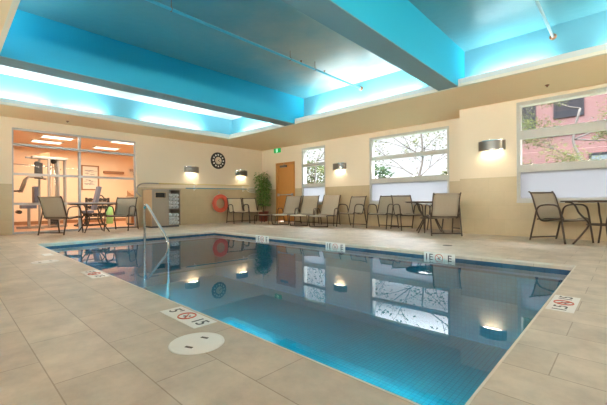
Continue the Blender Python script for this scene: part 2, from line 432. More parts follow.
m.box((CX0, CY0-.1, zt), (CX1, CY0, ZC)); m.box((CX0, CY1, zt), (CX1, CY1+.1, ZC))
struct('coffer_walls', m, M['blue'])
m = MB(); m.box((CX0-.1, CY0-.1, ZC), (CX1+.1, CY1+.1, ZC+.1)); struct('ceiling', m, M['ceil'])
m = MB(); m.box((CX0, CY0, ZC-.012), (-6.83, CY1, ZC)); struct('trim_2', m, M['ceil_pale'])
BEAMS = ((-6.83, -6.45), (-2.60, -2.24))
for bx0, bx1 in BEAMS:
    m = MB(); m.mi = 0
    m.box((bx0, LY0+.007, ZS+.012), (bx1, LY1-.007, ZC)); m.box((bx0, CY0, ZS+.14), (bx1, LY0+.007, ZC)); m.box((bx0, LY1-.007, ZS+.14), (bx1, CY1, ZC))
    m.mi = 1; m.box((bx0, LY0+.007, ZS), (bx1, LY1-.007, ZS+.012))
    struct('ceiling_beam', m, [M['beamblue'], M['beam_under']])

# cove lamps ----------------------------------------------------------
cove_n = [0]
COVE = 1.15
def cove(p, q, power, where):
    """fluorescent batten lying in the trough between lip and coffer wall"""
    p, q = V(p), V(q); c = (p+q)/2; L = (q-p).length; alongx = abs(q.x-p.x) > abs(q.y-p.y)
    o = empty('cove_light', (c.x, c.y, ZS+.05), 0 if alongx else PI/2)
    tag(o, where, 'light', 'cove lamps behind the ceiling lip')
    MB().box((-L/2, -.03, 0), (L/2, .03, .03), .004).build('batten', M['white'], o)
    MB().tube(((-L/2+.02, 0, .048), (L/2-.02, 0, .048)), .013, 10).build('tube', M['tubeglow'], o)
    tilt = .35
    if alongx: s = 1 if c.y > 3 else -1; rot = (PI+s*tilt*-1, 0, 0)
    else: s = 1 if c.x > -3 else -1; rot = (PI, s*tilt, 0)
    area('cove_lamp', (c.x, c.y, ZS+.115), rot, L if alongx else .06, .06 if alongx else L, power*L*COVE, (.95, .97, .94))
yc, yn, xc = (LY1+CY1)/2+.07, (LY0+CY0)/2-.07, (LX0+CX0)/2-.07
cove((xc, .75, 0), (xc, 1.75, 0), 17, 'cove lamp above the gym window, nearest the camera')
cove((xc, 2.0, 0), (xc, 2.9, 0), 13, 'cove lamp above the gym window, second from the camera')
cove((xc, 3.85, 0), (xc, 5.65, 0), 17, 'cove lamp above the wall lamps on the gym wall')
cove((-9.2, yc, 0), (-7.7, yc, 0), 17, 'cove lamp above the exit door')
cove((-5.9, yc, 0), (-4.6, yc, 0), 20, 'cove lamp above the loungers')
cove((-4.4, yc, 0), (-3.1, yc, 0), 20, 'cove lamp above the wide window')
cove((-2.0, yc, 0), (-.95, yc, 0), 11, 'cove lamp above the right hand wall lamp')
cove((-.25, yc, 0), (1.2, yc, 0), 9, 'cove lamp above the brick view window')
cove((-9.2, yn, 0), (-7.3, yn, 0), 14, 'cove lamp at the near side of the first bay')
cove((-6.1, yn, 0), (-4.6, yn, 0), 14, 'cove lamp at the near side of the middle bay')
cove((-4.3, yn, 0), (-3.0, yn, 0), 14, 'cove lamp at the near side of the middle bay beside the second beam')
cove((-1.9, yn, 0), (.4, yn, 0), 14, 'cove lamp at the near side of the last bay')

# windows -------------------------------------------------------------
def window(n, W, y, rows, fw=.06):
    x0, x1, z0, z1 = W; r = MB()
    ya, yb = y+.02, y+.22
    r.box((x0, ya, z0), (x0+fw, yb, z1)); r.box((x1-fw, ya, z0), (x1, yb, z1))
    edges = [z0] + [v for row in reversed(rows) for v in row] + [z1]
    for k in range(0, len(edges), 2): r.box((x0+fw, ya, edges[k]), (x1-fw, yb if k+2 >= len(edges) else y+.085, edges[k+1]))
    r.box((x0-.0, y-.012, z0-.03), (x1+.0, y+.019, z0+.012))
    o = struct('window_%d' % n, r, M['winframe'])
    for i, (za, zb) in enumerate(rows):
        g = MB().box((x0+fw, ya+.03, za), (x1-fw, ya+.036, zb)).build('frosted_pane' if i == 2 else 'glass_pane', M['frost'] if i == 2 else M['glass'], o)
    return o
def rows(t, a, b_, c, d, e_): return [(a, t), (c, b_), (e_, d)]
window(1, W1, YL, rows(2.62, 2.11, 2.0, 1.40, 1.27, .75))
window(2, W2, YL, rows(2.62, 2.09, 1.98, 1.43, 1.29, .75))
window(3, W3, YR, rows(2.70, 2.18, 2.0, 1.475, 1.325, .785))
# gym glazing: aluminium grid with clear panes
r = MB(); y0, y1, z0, z1 = GW; xa, xb = XG-.11, XG-.05; fw = .035
r.box((xa, y0, z0), (xb, y0+fw, z1)); r.box((xa, y1-fw, z0), (xb, y1, z1)); ym = 2.59
r.box((xa, ym-.03, z0), (xb, ym+.03, z1))
gz = [0, .74, 1.475, 2.20, z1]
for k, z in enumerate(gz):
    za, zb = (z, z+.05) if k == 0 else ((z-.05, z) if k == 4 else (z-.03, z+.03))
    for p, q in ((y0+fw, ym-.03), (ym+.03, y1-fw)): r.box((xa, p, za), (xb, q, zb))
gwin = struct('window_4', r, M['alu'])
for k in range(4):
    for p, q in ((y0+fw, ym-.03), (ym+.03, y1-fw)):
        MB().box((XG-.085, p, gz[k]+(.05 if k == 0 else .03)), (XG-.08, q, gz[k+1]-(.05 if k == 3 else .03))).build('glass_pane', M['glass'], gwin)

# exit door -----------------------------------------------------------
dm = MB(); x0, x1, _, z1 = DR; fw = .075
dm.box((x0, YL-.015, 0), (x0+fw, YL+.16, z1)); dm.box((x1-fw, YL-.015, 0), (x1, YL+.16, z1)); dm.box((x0+fw, YL-.015, z1-fw), (x1-fw, YL+.16, z1))
door = struct('door_1', dm, M['doorframe'])
MB().box((x0+fw+.004, YL+.03, .012), (x1-fw-.004, YL+.075, z1-fw-.004), .003).build('door_leaf', M['door'], door)
pb = MB(); pb.tube(((x0+.14, YL-.035, 1.02), (x1-.14, YL-.035, 1.02)), .018, 10); pb.box((x0+.12, YL-.05, .97), (x0+.17, YL+.028, 1.07), .005); pb.box((x1-.17, YL-.05, .97), (x1-.12, YL+.028, 1.07), .005)
pb.build('push_bar', M['alu'], door)
cl = MB(); cl.box((x0+.25, YL-.035, z1-fw-.11), (x0+.60, YL+.028, z1-fw-.03), .006); cl.tube(((x0+.42, YL-.03, z1-fw-.035), (x0+.62, YL-.09, z1-fw-.02), (x0+.45, YL-.02, z1-.03)), .009, 6)
cl.build('door_closer', M['sconce'], door)

# exit sign -----------------------------------------------------------
s = empty('exit_sign', (-9.85, YL, 2.655)); tag(s, 'green lit running figure exit sign above the orange door', 'sign')
MB().box((-.17, -.06, 0), (.17, 0, .165), .006).build('housing', M['exitg'], s)
pg = MB(); mt = Matrix.Translation((0, -.0615, .08)) @ Matrix.Rotation(PI/2, 4, 'X')
pg.box((-.045, -.065, -.001), (.05, .07, .0012), mat=mt)
pg.build('doorway_panel', M['exitw'], s)
pg = MB(); mt = Matrix.Translation((0, -.0632, .08)) @ Matrix.Rotation(PI/2, 4, 'X')
pg.lathe([(0, .001), (.013, .001), (.013, -.0005), (0, -.0005)], 12, mt @ Matrix.Translation((.008, .045, 0)))
for a, c in (((.005, .03), (-.008, -.005)), ((-.008, -.005), (.012, -.03)), ((.012, -.03), (.004, -.056)), ((-.008, -.005), (-.02, -.03)), ((-.02, -.03), (-.04, -.034)), ((.003, .025), (.026, .008)), ((.002, .025), (-.022, .012))):
    d = V((c[0]-a[0], c[1]-a[1])); L = d.length; ang = math.atan2(d.y, d.x)
    pg.box((0, -.005, -.0005), (L, .005, .001), mat=mt @ Matrix.Translation((a[0], a[1], 0)) @ Matrix.Rotation(ang, 4, 'Z'))
pg.build('running_figure', M['exitg'], s)

# wall lamps ----------------------------------------------------------
def make_sconce():
    o = empty('wall_lamp', (0, 0, 0))
    n = 20; R, Rd = .265, .17
    poly = [(R*math.cos(PI+PI*k/n), Rd*math.sin(PI+PI*k/n)) for k in range(n+1)]
    inn = [((R-.012)*math.cos(PI+PI*k/n), (Rd-.012)*math.sin(PI+PI*k/n)) for k in range(n, -1, -1)]
    MB().prism(poly+inn, -.11, .11).build('shade', M['sconce'], o)
    tp = MB().prism(inn[::-1], .07, .08).build('top_plate', M['sconce'], o)
    bd = MB()
    for z in (-.112, .098): bd.prism([(x*1.02, y*1.02) for x, y in poly]+[(x, y) for x, y in inn], z, z+.014)
    bd.build('rim_band', M['chrome'], o)
    MB().box((-.12, -.012, -.09), (.12, 0, .07)).build('back_plate', M['sconce'], o)
    MB().prism([(x*.8, y*.8-.012) for x, y in inn[::-1]], -.09, -.08).build('lens', M['lampglow'], o)
    return o
SCON = 1.0
def sconce_light(loc, rz):
    l = bpy.data.lights.new('wall_lamp_light', 'AREA'); l.shape = 'RECTANGLE'; l.size = .34; l.size_y = .1; l.energy = 2.4*SCON; l.color = (1, .84, .60)
    o = bpy.data.objects.new('wall_lamp_light', l); COL.objects.link(o)
    o.location = (loc[0]+.08*math.sin(rz), loc[1]-.08*math.cos(rz), loc[2]-.095); o.rotation_euler = (0, 0, rz)
sc0 = make_sconce()
spots = [((XG, 5.86, 1.86), PI/2, 'half drum wall lamp above the towel cabinet'),
         ((XG, 7.93, 1.86), PI/2, 'half drum wall lamp above the two chairs by the plant'),
         ((-6.85, YL, 1.89), 0, 'half drum wall lamp between the narrow and the wide window'),
         ((-2.13, YR, 1.925), 0, 'half drum wall lamp beside the window with the brick view')]
for i, (loc, rz, lab) in enumerate(spots):
    o = sc0 if i == 0 else copy_tree(sc0)
    o.location = loc; o.rotation_euler = (0, 0, rz); tag(o, lab, 'wall lamp', 'half drum wall lamps')
    sconce_light(loc, rz)

# clock ---------------------------------------------------------------
c = empty('wall_clock', (XG, 6.90, 2.26)); c.rotation_euler = (0, 0, 0); tag(c, 'large round black wall clock with white markers and white centre', 'clock')
mt = Matrix.Rotation(PI/2, 4, 'Y')
R = .30
MB().lathe([(0, 0), (R, 0), (R, .03), (R-.02, .045), (R-.045, .03), (0, .03)], 40, mt).build('case', M['black'], c)
MB().lathe([(0, .0305), (.135, .0305), (.135, .034), (0, .034)], 32, mt).build('dial', M['paper'], c)
for k in range(12):
    MB().box((-.026, .182, .0305), (.026, .235, .034), .004, mat=mt @ Matrix.Rotation(k*PI/6, 4, 'Z')).build('hour_marker', M['white'], c)
for nme, L, a in (('hour_hand', .07, .9), ('minute_hand', .11, -.5)):
    MB().box((-.007, -.02, .035), (.007, L, .038), mat=mt @ Matrix.Rotation(a, 4, 'Z')).build(nme, M['black'], c)

# lifebuoy ------------------------------------------------------------
lb = empty('lifebuoy', (XG, 6.92, .71)); tag(lb, 'orange ring lifebuoy hanging on the tiled gym wall', 'lifebuoy')
ring = [(.12, .255*math.cos(a), .255*math.sin(a)) for a in [2*PI*k/36 for k in range(36)]]
MB().tube(ring, .078, 14, closed=True).build('ring', M['orange'], lb)
for k in range(4):
    a = PI/4+k*PI/2; cpt = V((.12, .255*math.cos(a), .255*math.sin(a))); tdir = V((0, -math.sin(a), math.cos(a)))
    MB().tube((cpt-tdir*.02, cpt+tdir*.02), .081, 14).build('strap', M['orange'], lb)
rp = []
for k in range(33):
    a = 2*PI*k/32; r_ = .34+.015*math.cos(4*a-PI)
    rp.append((.13, r_*math.cos(a), r_*math.sin(a)))
MB().tube(rp[:-1], .006, 6, closed=True).tube(((.05, -.05, .335), (.03, 0, .41), (.05, .05, .335)), .006, 6).build('grab_rope', M['rope'], lb)
MB().box((0, -.02, .38), (.012, .02, .44), .003).tube(((.01, 0, .40), (.05, 0, .395), (.055, 0, .42)), .006, 6).build('wall_hook', M['alu'], lb)

# rescue poles on the gym wall ---------------------------------------
p = empty('rescue_hook', (XG+.1, 4.9, 1.35)); tag(p, 'long pale yellow rescue pole with a grey curved hook on the gym wall', 'rescue pole')
MB().tube(((0, -.20, 0), (0, 3.30, .04)), .021, 10).build('pole', M['yellow'], p)
MB().tube(((0, -.22, 0), (0, -.55, 0), (.0, -.75, -.03), (0, -.87, -.14), (0, -.87, -.29), (0, -.78, -.38), (0, -.76, -.42)), .021, 8, smooth=6).build('hook', M['steel'], p)
p2 = empty('leaf_skimmer', (XG+.1, 5.6, 1.225)); tag(p2, 'blue telescopic pole with a leaf net on the gym wall', 'pool net')
MB().tube(((0, 0, 0), (0, 2.52, .03)), .017, 10).build('pole', M['bluepole'], p2)
MB().tube(((0, 2.50, .03), (0, 2.62, .08), (0, 2.92, .09), (0, 3.02, .01), (0, 2.92, -.10), (0, 2.62, -.08)), .012, 8, closed=True, smooth=5).build('net_frame', M['white'], p2)
rowsn = [[(-.04*math.sin(PI*i/6)*math.sin(PI*j/6), 2.6+.34*j/6, -.07+.13*i/6) for j in range(7)] for i in range(7)]
MB().sheet(rowsn, .002).build('net', M['rope'], p2)
for yy, lab in ((5.95, 'pole bracket below the left wall lamp'), (8.0, 'pole bracket below the lamp by the plant')):
    k = MB(); k.box((XG, yy-.02, 1.16), (XG+.012, yy+.02, 1.42), .003)
    for zz in (1.325, 1.20): k.tube(((XG+.01, yy, zz), (XG+.10, yy, zz-.01), (XG+.135, yy, zz+.03)), .007, 6)
    tag(k.build('pole_bracket', M['white']), 'white '+lab, 'bracket', 'pole brackets')

# towel cabinet -------------------------------------------------------
cb = empty('towel_cabinet', (-10.14, 4.22, 0)); tag(cb, 'grey towel cabinet with a return slot and open shelves against the gym wall', 'cabinet')
d, wd, h = .62, .90, 1.13; sp = .52
k = MB(); k.mi = 0
k.box((-d, 0, .05), (0, .02, h)); k.mi = 1  # tan left side: warm light from the gym put into its colour
k.box((-d, wd-.02, .05), (-.0, wd, h)); k.box((-d, .02, .05), (-d+.015, wd-.02, h)); k.box((-d+.015, sp-.01, .05), (-.0, sp+.01, h))
k.box((-d+.015, .02, .05), (-.02, sp-.01, .07)); k.box((-d+.015, sp+.01, .05), (-.0, wd-.02, .07)); 
k.build('carcass', [M['sidewood'], M['greywood']], cb)
MB().box((-d-.005, -.01, h), (.015, wd+.01, h+.03), .004).build('top_panel', M['greywood'], cb)
MB().box((-d+.03, .03, 0), (-.04, wd-.03, .05)).build('plinth', M['dark'], cb)
MB().box((-d+.02, sp+.01, .54), (-.005, wd-.02, .56)).build('shelf', M['greywood'], cb)
dmb = MB(); sy0, sy1, sz0, sz1 = .12, .43, .90, 1.05
for a_, c_ in (((.025, .055), (sp-.015, sz0)), ((.025, sz1), (sp-.015, h-.005)), ((.025, sz0), (sy0, sz1)), ((sy1, sz0), (sp-.015, sz1))):
    dmb.box((-.018, a_[0], a_[1]), (.004, c_[0], c_[1]))
dr_ = dmb.build('door', M['greywood'], cb)
sl = MB(); g = .014
sl.box((-.0, sy0-g, sz0-g), (.012, sy1+g, sz0)); sl.box((-.0, sy0-g, sz1), (.012, sy1+g, sz1+g)); sl.box((0, sy0-g, sz0), (.012, sy0, sz1)); sl.box((0, sy1, sz0), (.012, sy1+g, sz1))
sl.build('slot_frame', M['sidewood'], dr_)
MB().box((-.10, sy0, sz0), (-.09, sy1, sz1)).build('slot_back', M['black'], dr_)
def make_towel():
    r_, L = .0555, .36; mb = MB(); mb.mi = 0
    mb.lathe([(0, 0), (r_*.92, 0), (r_, .012), (r_, L-.012), (r_*.92, L), (0, L)], 16, Matrix.Rotation(-PI/2, 4, 'Y') @ Matrix.Translation((0, 0, 0)))
    mb.mi = 1
    sp_ = [(.002, (.008+.0075*a/PI)*math.cos(a), (.008+.0075*a/PI)*math.sin(a)) for a in [k*PI/6 for k in range(34)]]
    mb.tube(sp_, .0028, 5)
    return mb
tw0 = None
pl = {0: 'bottom', 1: 'second', 2: 'third', 3: 'top'}
for comp, z0, nr in (('upper', .56, 4), ('lower', .07, 3)):
    for i in range(nr):
        for j in range(3):
            if tw0 is None: o = tw0 = make_towel().build('rolled_towel', [M['towel'], M['towelblue']])
            else: o = tw0.copy(); COL.objects.link(o)
            o.location = (-10.14-.03-.01*random.random(), 4.22+sp+.01+.060+.114*j, z0+.060+.117*i); o.rotation_euler = (random.uniform(-2, 2), 0, 0)
            tag(o, 'rolled white towel on the %s shelf of the towel cabinet, %s row, %s' % (comp, pl[i], ('left', 'middle', 'right')[j]), 'towel', 'rolled towels in the cabinet')

# handrail in the pool -----------------------------------------------
hr = empty('pool_handrail', (-7.56, 3.0, D)); tag(hr, 'chrome stair handrail standing in the pool by the gym end', 'handrail')
zz = -D
MB().tube(((0, 0, .02), (0, 0, zz+.20), (0, 0, zz+.56), (.02, 0, zz+.66), (.09, 0, zz+.70), (.19, 0, zz+.655), (.36, 0, zz+.54), (.70, 0, zz+.30), (1.0, 0, zz+.10), (1.10, 0, zz+.0), (1.12, 0, zz-.12), (1.12, 0, zz-.4), (1.12, 0, .02)), .028, 12, smooth=6).build('rail', M['chrome'], hr)
for x in (0, 1.12): MB().lathe([(0, 0), (.06, 0), (.06, .012), (.03, .025), (0, .025)], 16, Matrix.Translation((x, 0, 0))).build('floor_flange', M['chrome'], hr)

# depth marker tiles --------------------------------------------------
def no_dive(parent, mt, r_):
    k = MB(); pts = [(mt @ V((r_*math.cos(a), r_*math.sin(a), .001))) for a in [2*PI*i/24 for i in range(24)]]
    k.tube(pts, r_*.09, 6, closed=True)
    k.tube((mt @ V((-r_*.68, r_*.68, .001)), mt @ V((r_*.68, -r_*.68, .001))), r_*.075, 6)
    k.build('no_diving_ring', M['red'], parent)
    g_ = MB(); g_.box((-r_*.45, -r_*.1, 0), (r_*.1, r_*.12, .0015), mat=mt @ Matrix.Rotation(.7, 4, 'Z')); g_.box((0, -r_*.5, 0), (r_*.14, 0, .0015), mat=mt @ Matrix.Rotation(.2, 4, 'Z'))
    g_.lathe([(0, .0015), (r_*.14, .0015), (r_*.14, 0), (0, 0)], 10, mt @ Matrix.Translation((r_*.3, r_*.2, 0)))
    g_.build('diver_pictogram', M['ink'], parent)
def marker(loc, mt, tx, label, s=.155, sz=.115):
    """three square tiles in a row; mt orients local x along the row and local y up the letters"""
    o = empty('depth_marker', loc); tag(o, label, 'depth marker', 'white depth marker tiles round the pool')
    for i in range(3):
        MB().box((-1.5*s+i*s+.001, -s/2, .0005), (-.5*s+i*s-.001, s/2, .004), .0008, mat=mt).build('tile', M['wht_tile'], o)
    text_part('depth_figure', tx[0], sz, M['ink'], o, mt @ Matrix.Translation((-s, 0, .0045)))
    no_dive(o, mt @ Matrix.Translation((0, 0, .0045)), s*.36)
    text_part('depth_figure', tx[1], sz, M['ink'], o, mt @ Matrix.Translation((s, 0, .0045)))
    return o
I4 = Matrix()
marker((-2.08, 1.09, 0), I4, ("5'", '15'), 'white depth tiles on the near deck beside the large skimmer lid')
marker((-4.05, 1.09, 0), I4, ("5'", '15'), 'white depth tiles on the near deck towards the gym end')
marker((-.335, 3.06, 0), Matrix.Rotation(PI/2, 4, 'Z'), ('1.5', '15'), 'white depth tiles on the deck at the right hand pool end')
MV = Matrix.Rotation(PI/2, 4, 'X')
for x, tx, lab in ((-1.97, ('1E', 'E'), 'white depth tiles on the far waterline below the window table'), (-3.86, ('1E', 'E'), 'white depth tiles on the far waterline below the loungers'), (-5.92, ('1E', 'E'), 'white depth tiles on the far waterline below the potted plant')):
    marker((x, PY1-.012, -.078), MV, tx, lab, s=.15, sz=.13)

# lids and drains in the deck ----------------------------------------
def lid(x, y, r_, label):
    o = empty('skimmer_lid', (x, y, 0)); tag(o, label, 'lid', 'round white skimmer lids')
    MB().lathe([(0, .004), (r_*.88, .004), (r_*.90, .0025), (r_*.93, .0045), (r_*.99, .004), (r_, .0005), (0, .0005)], 40).build('cover', M['white'], o)
    k = MB()
    for a in (.4, .4+PI): k.box((-.022, r_*.40, .0042), (.022, r_*.40+.016, .0062), .001, mat=Matrix.Rotation(a, 4, 'Z'))
    k.build('finger_slot', M['drain'], o)
lid(-1.65, .92, .142, 'round white skimmer lid on the near deck by the depth tiles')
lid(-5.38, .90, .145, 'round white skimmer lid on the deck by the far pool corner')
tag(MB().box((-6.22, .99, .0005), (-5.98, 1.10, .004), .001).build('deck_plate', M['wht_tile']), 'small white plate on the deck beyond the far skimmer lid', 'plate')
tag(MB().lathe([(0, .003), (.075, .003), (.08, .0005), (0, .0005)], 24, Matrix.Translation((-2.18, 5.78, 0))).build('floor_drain', M['drain']), 'small dark round floor drain in front of the window table', 'drain')

# ---------------------------------------------------------------- sling chairs
def make_chair(sling):
    """faces +x; feet on z=0"""
    o = empty('patio_chair', (0, 0, 0)); w = .29
    for s in (-1, 1):
        y = s*(w+.015)
        MB().tube(((-.36, y, 0), (-.335, y, .10), (-.235, y, .50), (-.20, y, .60), (-.12, y, .65), (.06, y, .665), (.17, y, .645), (.225, y, .57), (.27, y, .30), (.315, y, 0)), .0155, 8, smooth=4).build('side_frame', M['bronze'], o)
    for s in (-1, 1):
        y = s*(w-.02)
        MB().tube(((.26, y, .405), (.20, y, .425), (.0, y, .385), (-.14, y, .375), (-.205, y, .43), (-.26, y, .57), (-.335, y, .80), (-.385, y, .895), (-.415, y, .905)), .014, 8, smooth=4).build('sling_rail', M['bronze'], o)
    k = MB()
    k.tube(((-.352, -w-.015, .055), (-.352, w+.015, .055)), .0135, 8)
    k.build('rear_stretcher', M['bronze'], o)
    for x_, z_ in ((.245, .385), (-.205, .40)): MB().tube(((x_, -w-.015, z_), (x_, w+.015, z_)), .012, 8).build('seat_stretcher', M['bronze'], o)
    MB().tube(((-.375, -w+.02, .885), (-.375, w-.02, .885)), .012, 8).build('top_rail', M['bronze'], o)
    yy = [(-1+2*j/8)*(w-.025) for j in range(9)]
    def rowsof(pts, sag): return [[(x, y, z-sag*(1-(y/(w-.02))**2)) for y in yy] for x, z in pts]
    MB().sheet(rowsof([(.26, .41), (.20, .43), (.10, .41), (0, .39), (-.08, .38), (-.14, .38), (-.18, .395)], .018), .007).build('seat', sling, o)
    bk = [[(x-.02*(1-(y/(w-.02))**2), y, z) for y in yy] for x, z in [(-.185, .40), (-.21, .44), (-.235, .50), (-.26, .57), (-.30, .69), (-.335, .80), (-.365, .86), (-.385, .895), (-.41, .903)]]
    MB().sheet(bk, .007).build('backrest', sling, o)
    return o
chair = make_chair(M['sling']); tan_chair = make_chair(M['sling_tan']); used = []
def place_chair(x, y, deg, label, group):
    first = tan_chair if group == G3 else chair
    o = copy_tree(first) if first in used else first
    used.append(o)
    o.location = (x, y, 0); o.rotation_euler = (0, 0, math.radians(deg)); tag(o, label, 'chair', group)
    return o
G1, G2, G3 = 'chairs at the gym side table', 'chairs along the window wall', 'chairs against the tiled gym wall'
place_chair(-10.05, 2.02, 132, 'sling patio chair left of the table in front of the gym glass', G1)
place_chair(-10.08, 3.38, -42, 'sling patio chair right of the table, beside the towel cabinet', G1)
place_chair(-10.15, 7.32, -12, 'beige sling chair right beside the orange lifebuoy', G3)
place_chair(-10.15, 7.99, -12, 'beige sling chair between another chair and the potted plant', G3)
place_chair(-5.98, 8.38, -92, 'sling chair facing the pool beside the nearest lounger', G2)
place_chair(-4.95, 8.40, -90, 'sling chair facing the pool in front of the left end of the wide window', G2)
place_chair(-4.18, 8.36, -38, 'sling chair at the left of the window table, turned towards it', G2)
place_chair(-2.98, 7.60, 126, 'sling chair seen from behind, standing by the pillar corner', G2)
place_chair(-3.28, 8.58, -125, 'sling chair half hidden behind the one seen from behind', G2)
place_chair(-.86, 7.62, -33, 'sling chair under the brick view window, left of its table', 'chairs at the right hand table')

# round tables ------------------------------------------------------
def make_table():
    o = empty('round_table', (0, 0, 0)); R = .56
    MB().lathe([(0, .725), (R-.02, .725), (R-.02, .731), (0, .731)], 48).build('glass_top', M['tglass'], o)
    MB().lathe([(R-.03, .712), (R, .712), (R+.006, .722), (R, .736), (R-.03, .736), (R-.03, .712)], 48).build('rim', M['bronze'], o)
    for a in (0, PI/2): MB().tube(((math.cos(a)*(R-.03), math.sin(a)*(R-.03), .712), (-math.cos(a)*(R-.03), -math.sin(a)*(R-.03), .712)), .011, 8).build('cross_bar', M['bronze'], o)
    for i in range(4):
        a = PI/4+i*PI/2; c_, s_ = math.cos(a), math.sin(a)
        MB().tube([(c_*r, s_*r, z) for r, z in ((.50, .712), (.42, .70), (.36, .64), (.31, .52), (.20, .38), (.20, .30), (.30, .14), (.40, 0))], .0145, 8, smooth=4).build('leg', M['bronze'], o)
    MB().tube([(.215*math.cos(2*PI*i/24), .215*math.sin(2*PI*i/24), .34) for i in range(24)], .011, 8, closed=True).build('leg_ring', M['bronze'], o)
    return o
tb = make_table()
for i, (x, y, lab) in enumerate(((-10.10, 2.72, 'round glass patio table in front of the gym glass'), (-3.42, 7.98, 'round glass patio table under the wide window'), (-.28, 7.36, 'round glass patio table under the brick view window'))):
    o = tb if i == 0 else copy_tree(tb)
    o.location = (x, y, 0); o.rotation_euler = (0, 0, .5*i); tag(o, lab, 'table', 'round patio tables')

# loungers ----------------------------------------------------------
def make_lounger():
    """foot end at -y, head at +y; origin under the middle of the foot end"""
    o = empty('sun_lounger', (0, 0, 0)); w = .28
    for s in (-1, 1):
        x = s*w
        MB().tube(((x, 0, .31), (x, .06, .335), (x, .5, .325), (x, .95, .32)), .014, 8, smooth=4).build('seat_rail', M['bronze'], o)
        MB().tube(((x, .93, .32), (x, 1.0, .36), (x, 1.2, .66), (x, 1.36, .93), (x, 1.40, .955)), .014, 8, smooth=3).build('back_rail', M['bronze'], o)
        x2 = s*(w+.035)
        MB().tube(((x2, .55, 0), (x2, .58, .30), (x2, .63, .48), (x2, .72, .53), (x2, .90, .53), (x2, 1.02, .49), (x2, 1.12, .30), (x2, 1.22, 0)), .0145, 8, smooth=4).build('arm', M['bronze'], o)
    MB().tube(((-w-.0, .04, .315), (-w-.01, .03, .20), (-w-.0, .08, .035), (-w+.05, .09, .018), (w-.05, .09, .018), (w, .08, .035), (w+.01, .03, .20), (w, .04, .315)), .0145, 8, smooth=4).build('foot_loop', M['bronze'], o)
    for p_, q_ in (((-w-.035, 1.2, .05), (w+.035, 1.2, .05)), ((-w, .93, .315), (w, .93, .315)), ((-w-.035, .6, .31), (w+.035, .6, .31))): MB().tube((p_, q_), .0125, 8).build('stretcher', M['bronze'], o)
    xx = [(-1+2*j/8)*(w-.006) for j in range(9)]
    MB().sheet([[(x, y, z-.015*(1-(x/w)**2)) for x in xx] for y, z in ((0.0, .315), (.06, .342), (.25, .338), (.5, .333), (.75, .330), (.93, .328))], .007).build('seat_sling', M['sling'], o)
    MB().sheet([[(x, y+.02*(1-(x/w)**2), z) for x in xx] for y, z in ((.94, .33), (1.0, .37), (1.1, .52), (1.2, .67), (1.28, .80), (1.35, .93), (1.39, .95))], .007).build('back_sling', M['sling'], o)
    return o
lg = make_lounger()
for i, (x, y, lab, rz) in enumerate(((-6.56, 7.52, 'sling sun lounger nearest the wide window', .36), (-7.36, 7.52, 'sling sun lounger in the middle, in front of the narrow window', .43), (-8.20, 7.52, 'sling sun lounger in front of the orange door', .43))):
    o = lg if i == 0 else copy_tree(lg)
    o.location = (x, y, 0); o.rotation_euler = (0, 0, rz); tag(o, lab, 'sun lounger', 'sun loungers by the window wall')

# low footstool left of the loungers -------------------------------
fs = empty('footstool', (-9.15, 7.72, 0), .4); tag(fs, 'low sling footstool between the plant and the loungers', 'footstool')
for s in (-1, 1):
    MB().tube(((s*.27, -.26, 0), (s*.27, -.25, .22), (s*.27, -.19, .30), (s*.27, .19, .30), (s*.27, .25, .22), (s*.27, .26, 0)), .014, 8, smooth=4).build('side_frame', M['bronze'], fs)
for s in (-1, 1): MB().tube(((-.27, s*.2, .29), (.27, s*.2, .29)), .012, 8).build('stretcher', M['bronze'], fs)
MB().sheet([[(-.265+.53*j/8, y, .312-.014*(1-(-1+2*j/8)**2)) for j in range(9)] for y in (-.22, -.1, 0, .1, .22)], .007).build('seat', M['sling'], fs)

# potted plant ------------------------------------------------------
pp = empty('potted_plant', (-10.18, 8.86-.42, 0)); pp.location = (-10.24, 8.56, 0)
tag(pp, 'tall leafy potted plant in the corner left of the orange door', 'plant')
MB().lathe([(0, 0), (.15, 0), (.165, .02), (.20, .34), (.215, .35), (.215, .39), (.19, .39), (.185, .35), (0, .35)], 28).build('pot', M['pot'], pp)
MB().lathe([(0, .37), (.183, .36)], 20).build('soil', M['soil'], pp)
rnd = random.Random(3); st = MB(); lf = MB()
def leaf(mb, base, d, L, wd):
    d = V(d).normalized(); side = d.cross(V((0, 0, 1)));
    if side.length < .01: side = V((1, 0, 0))
    side.normalize(); up = side.cross(d); mb.mi = rnd.choice((0, 0, 1))
    p = [V(base)+d*(L*t)+up*(-.25*L*t*t) for t in (0, .35, .7, 1)]
    v = [mb.bm.verts.new(p[0])]; ra = [mb.bm.verts.new(q+side*s*wd*k+up*.15*wd) for q, k in ((p[1], .5), (p[2], .38)) for s in (-1, 1)]
    mid = [mb.bm.verts.new(q) for q in p[1:3]]; tip = mb.bm.verts.new(p[3])
    fs_ = [mb.bm.faces.new(x) for x in ((v[0], ra[0], mid[0]), (v[0], mid[0], ra[1]), (ra[0], ra[2], mid[1], mid[0]), (mid[0], mid[1], ra[3], ra[1]), (ra[2], tip, mid[1]), (mid[1], tip, ra[3]))]
    mb._mark(fs_)
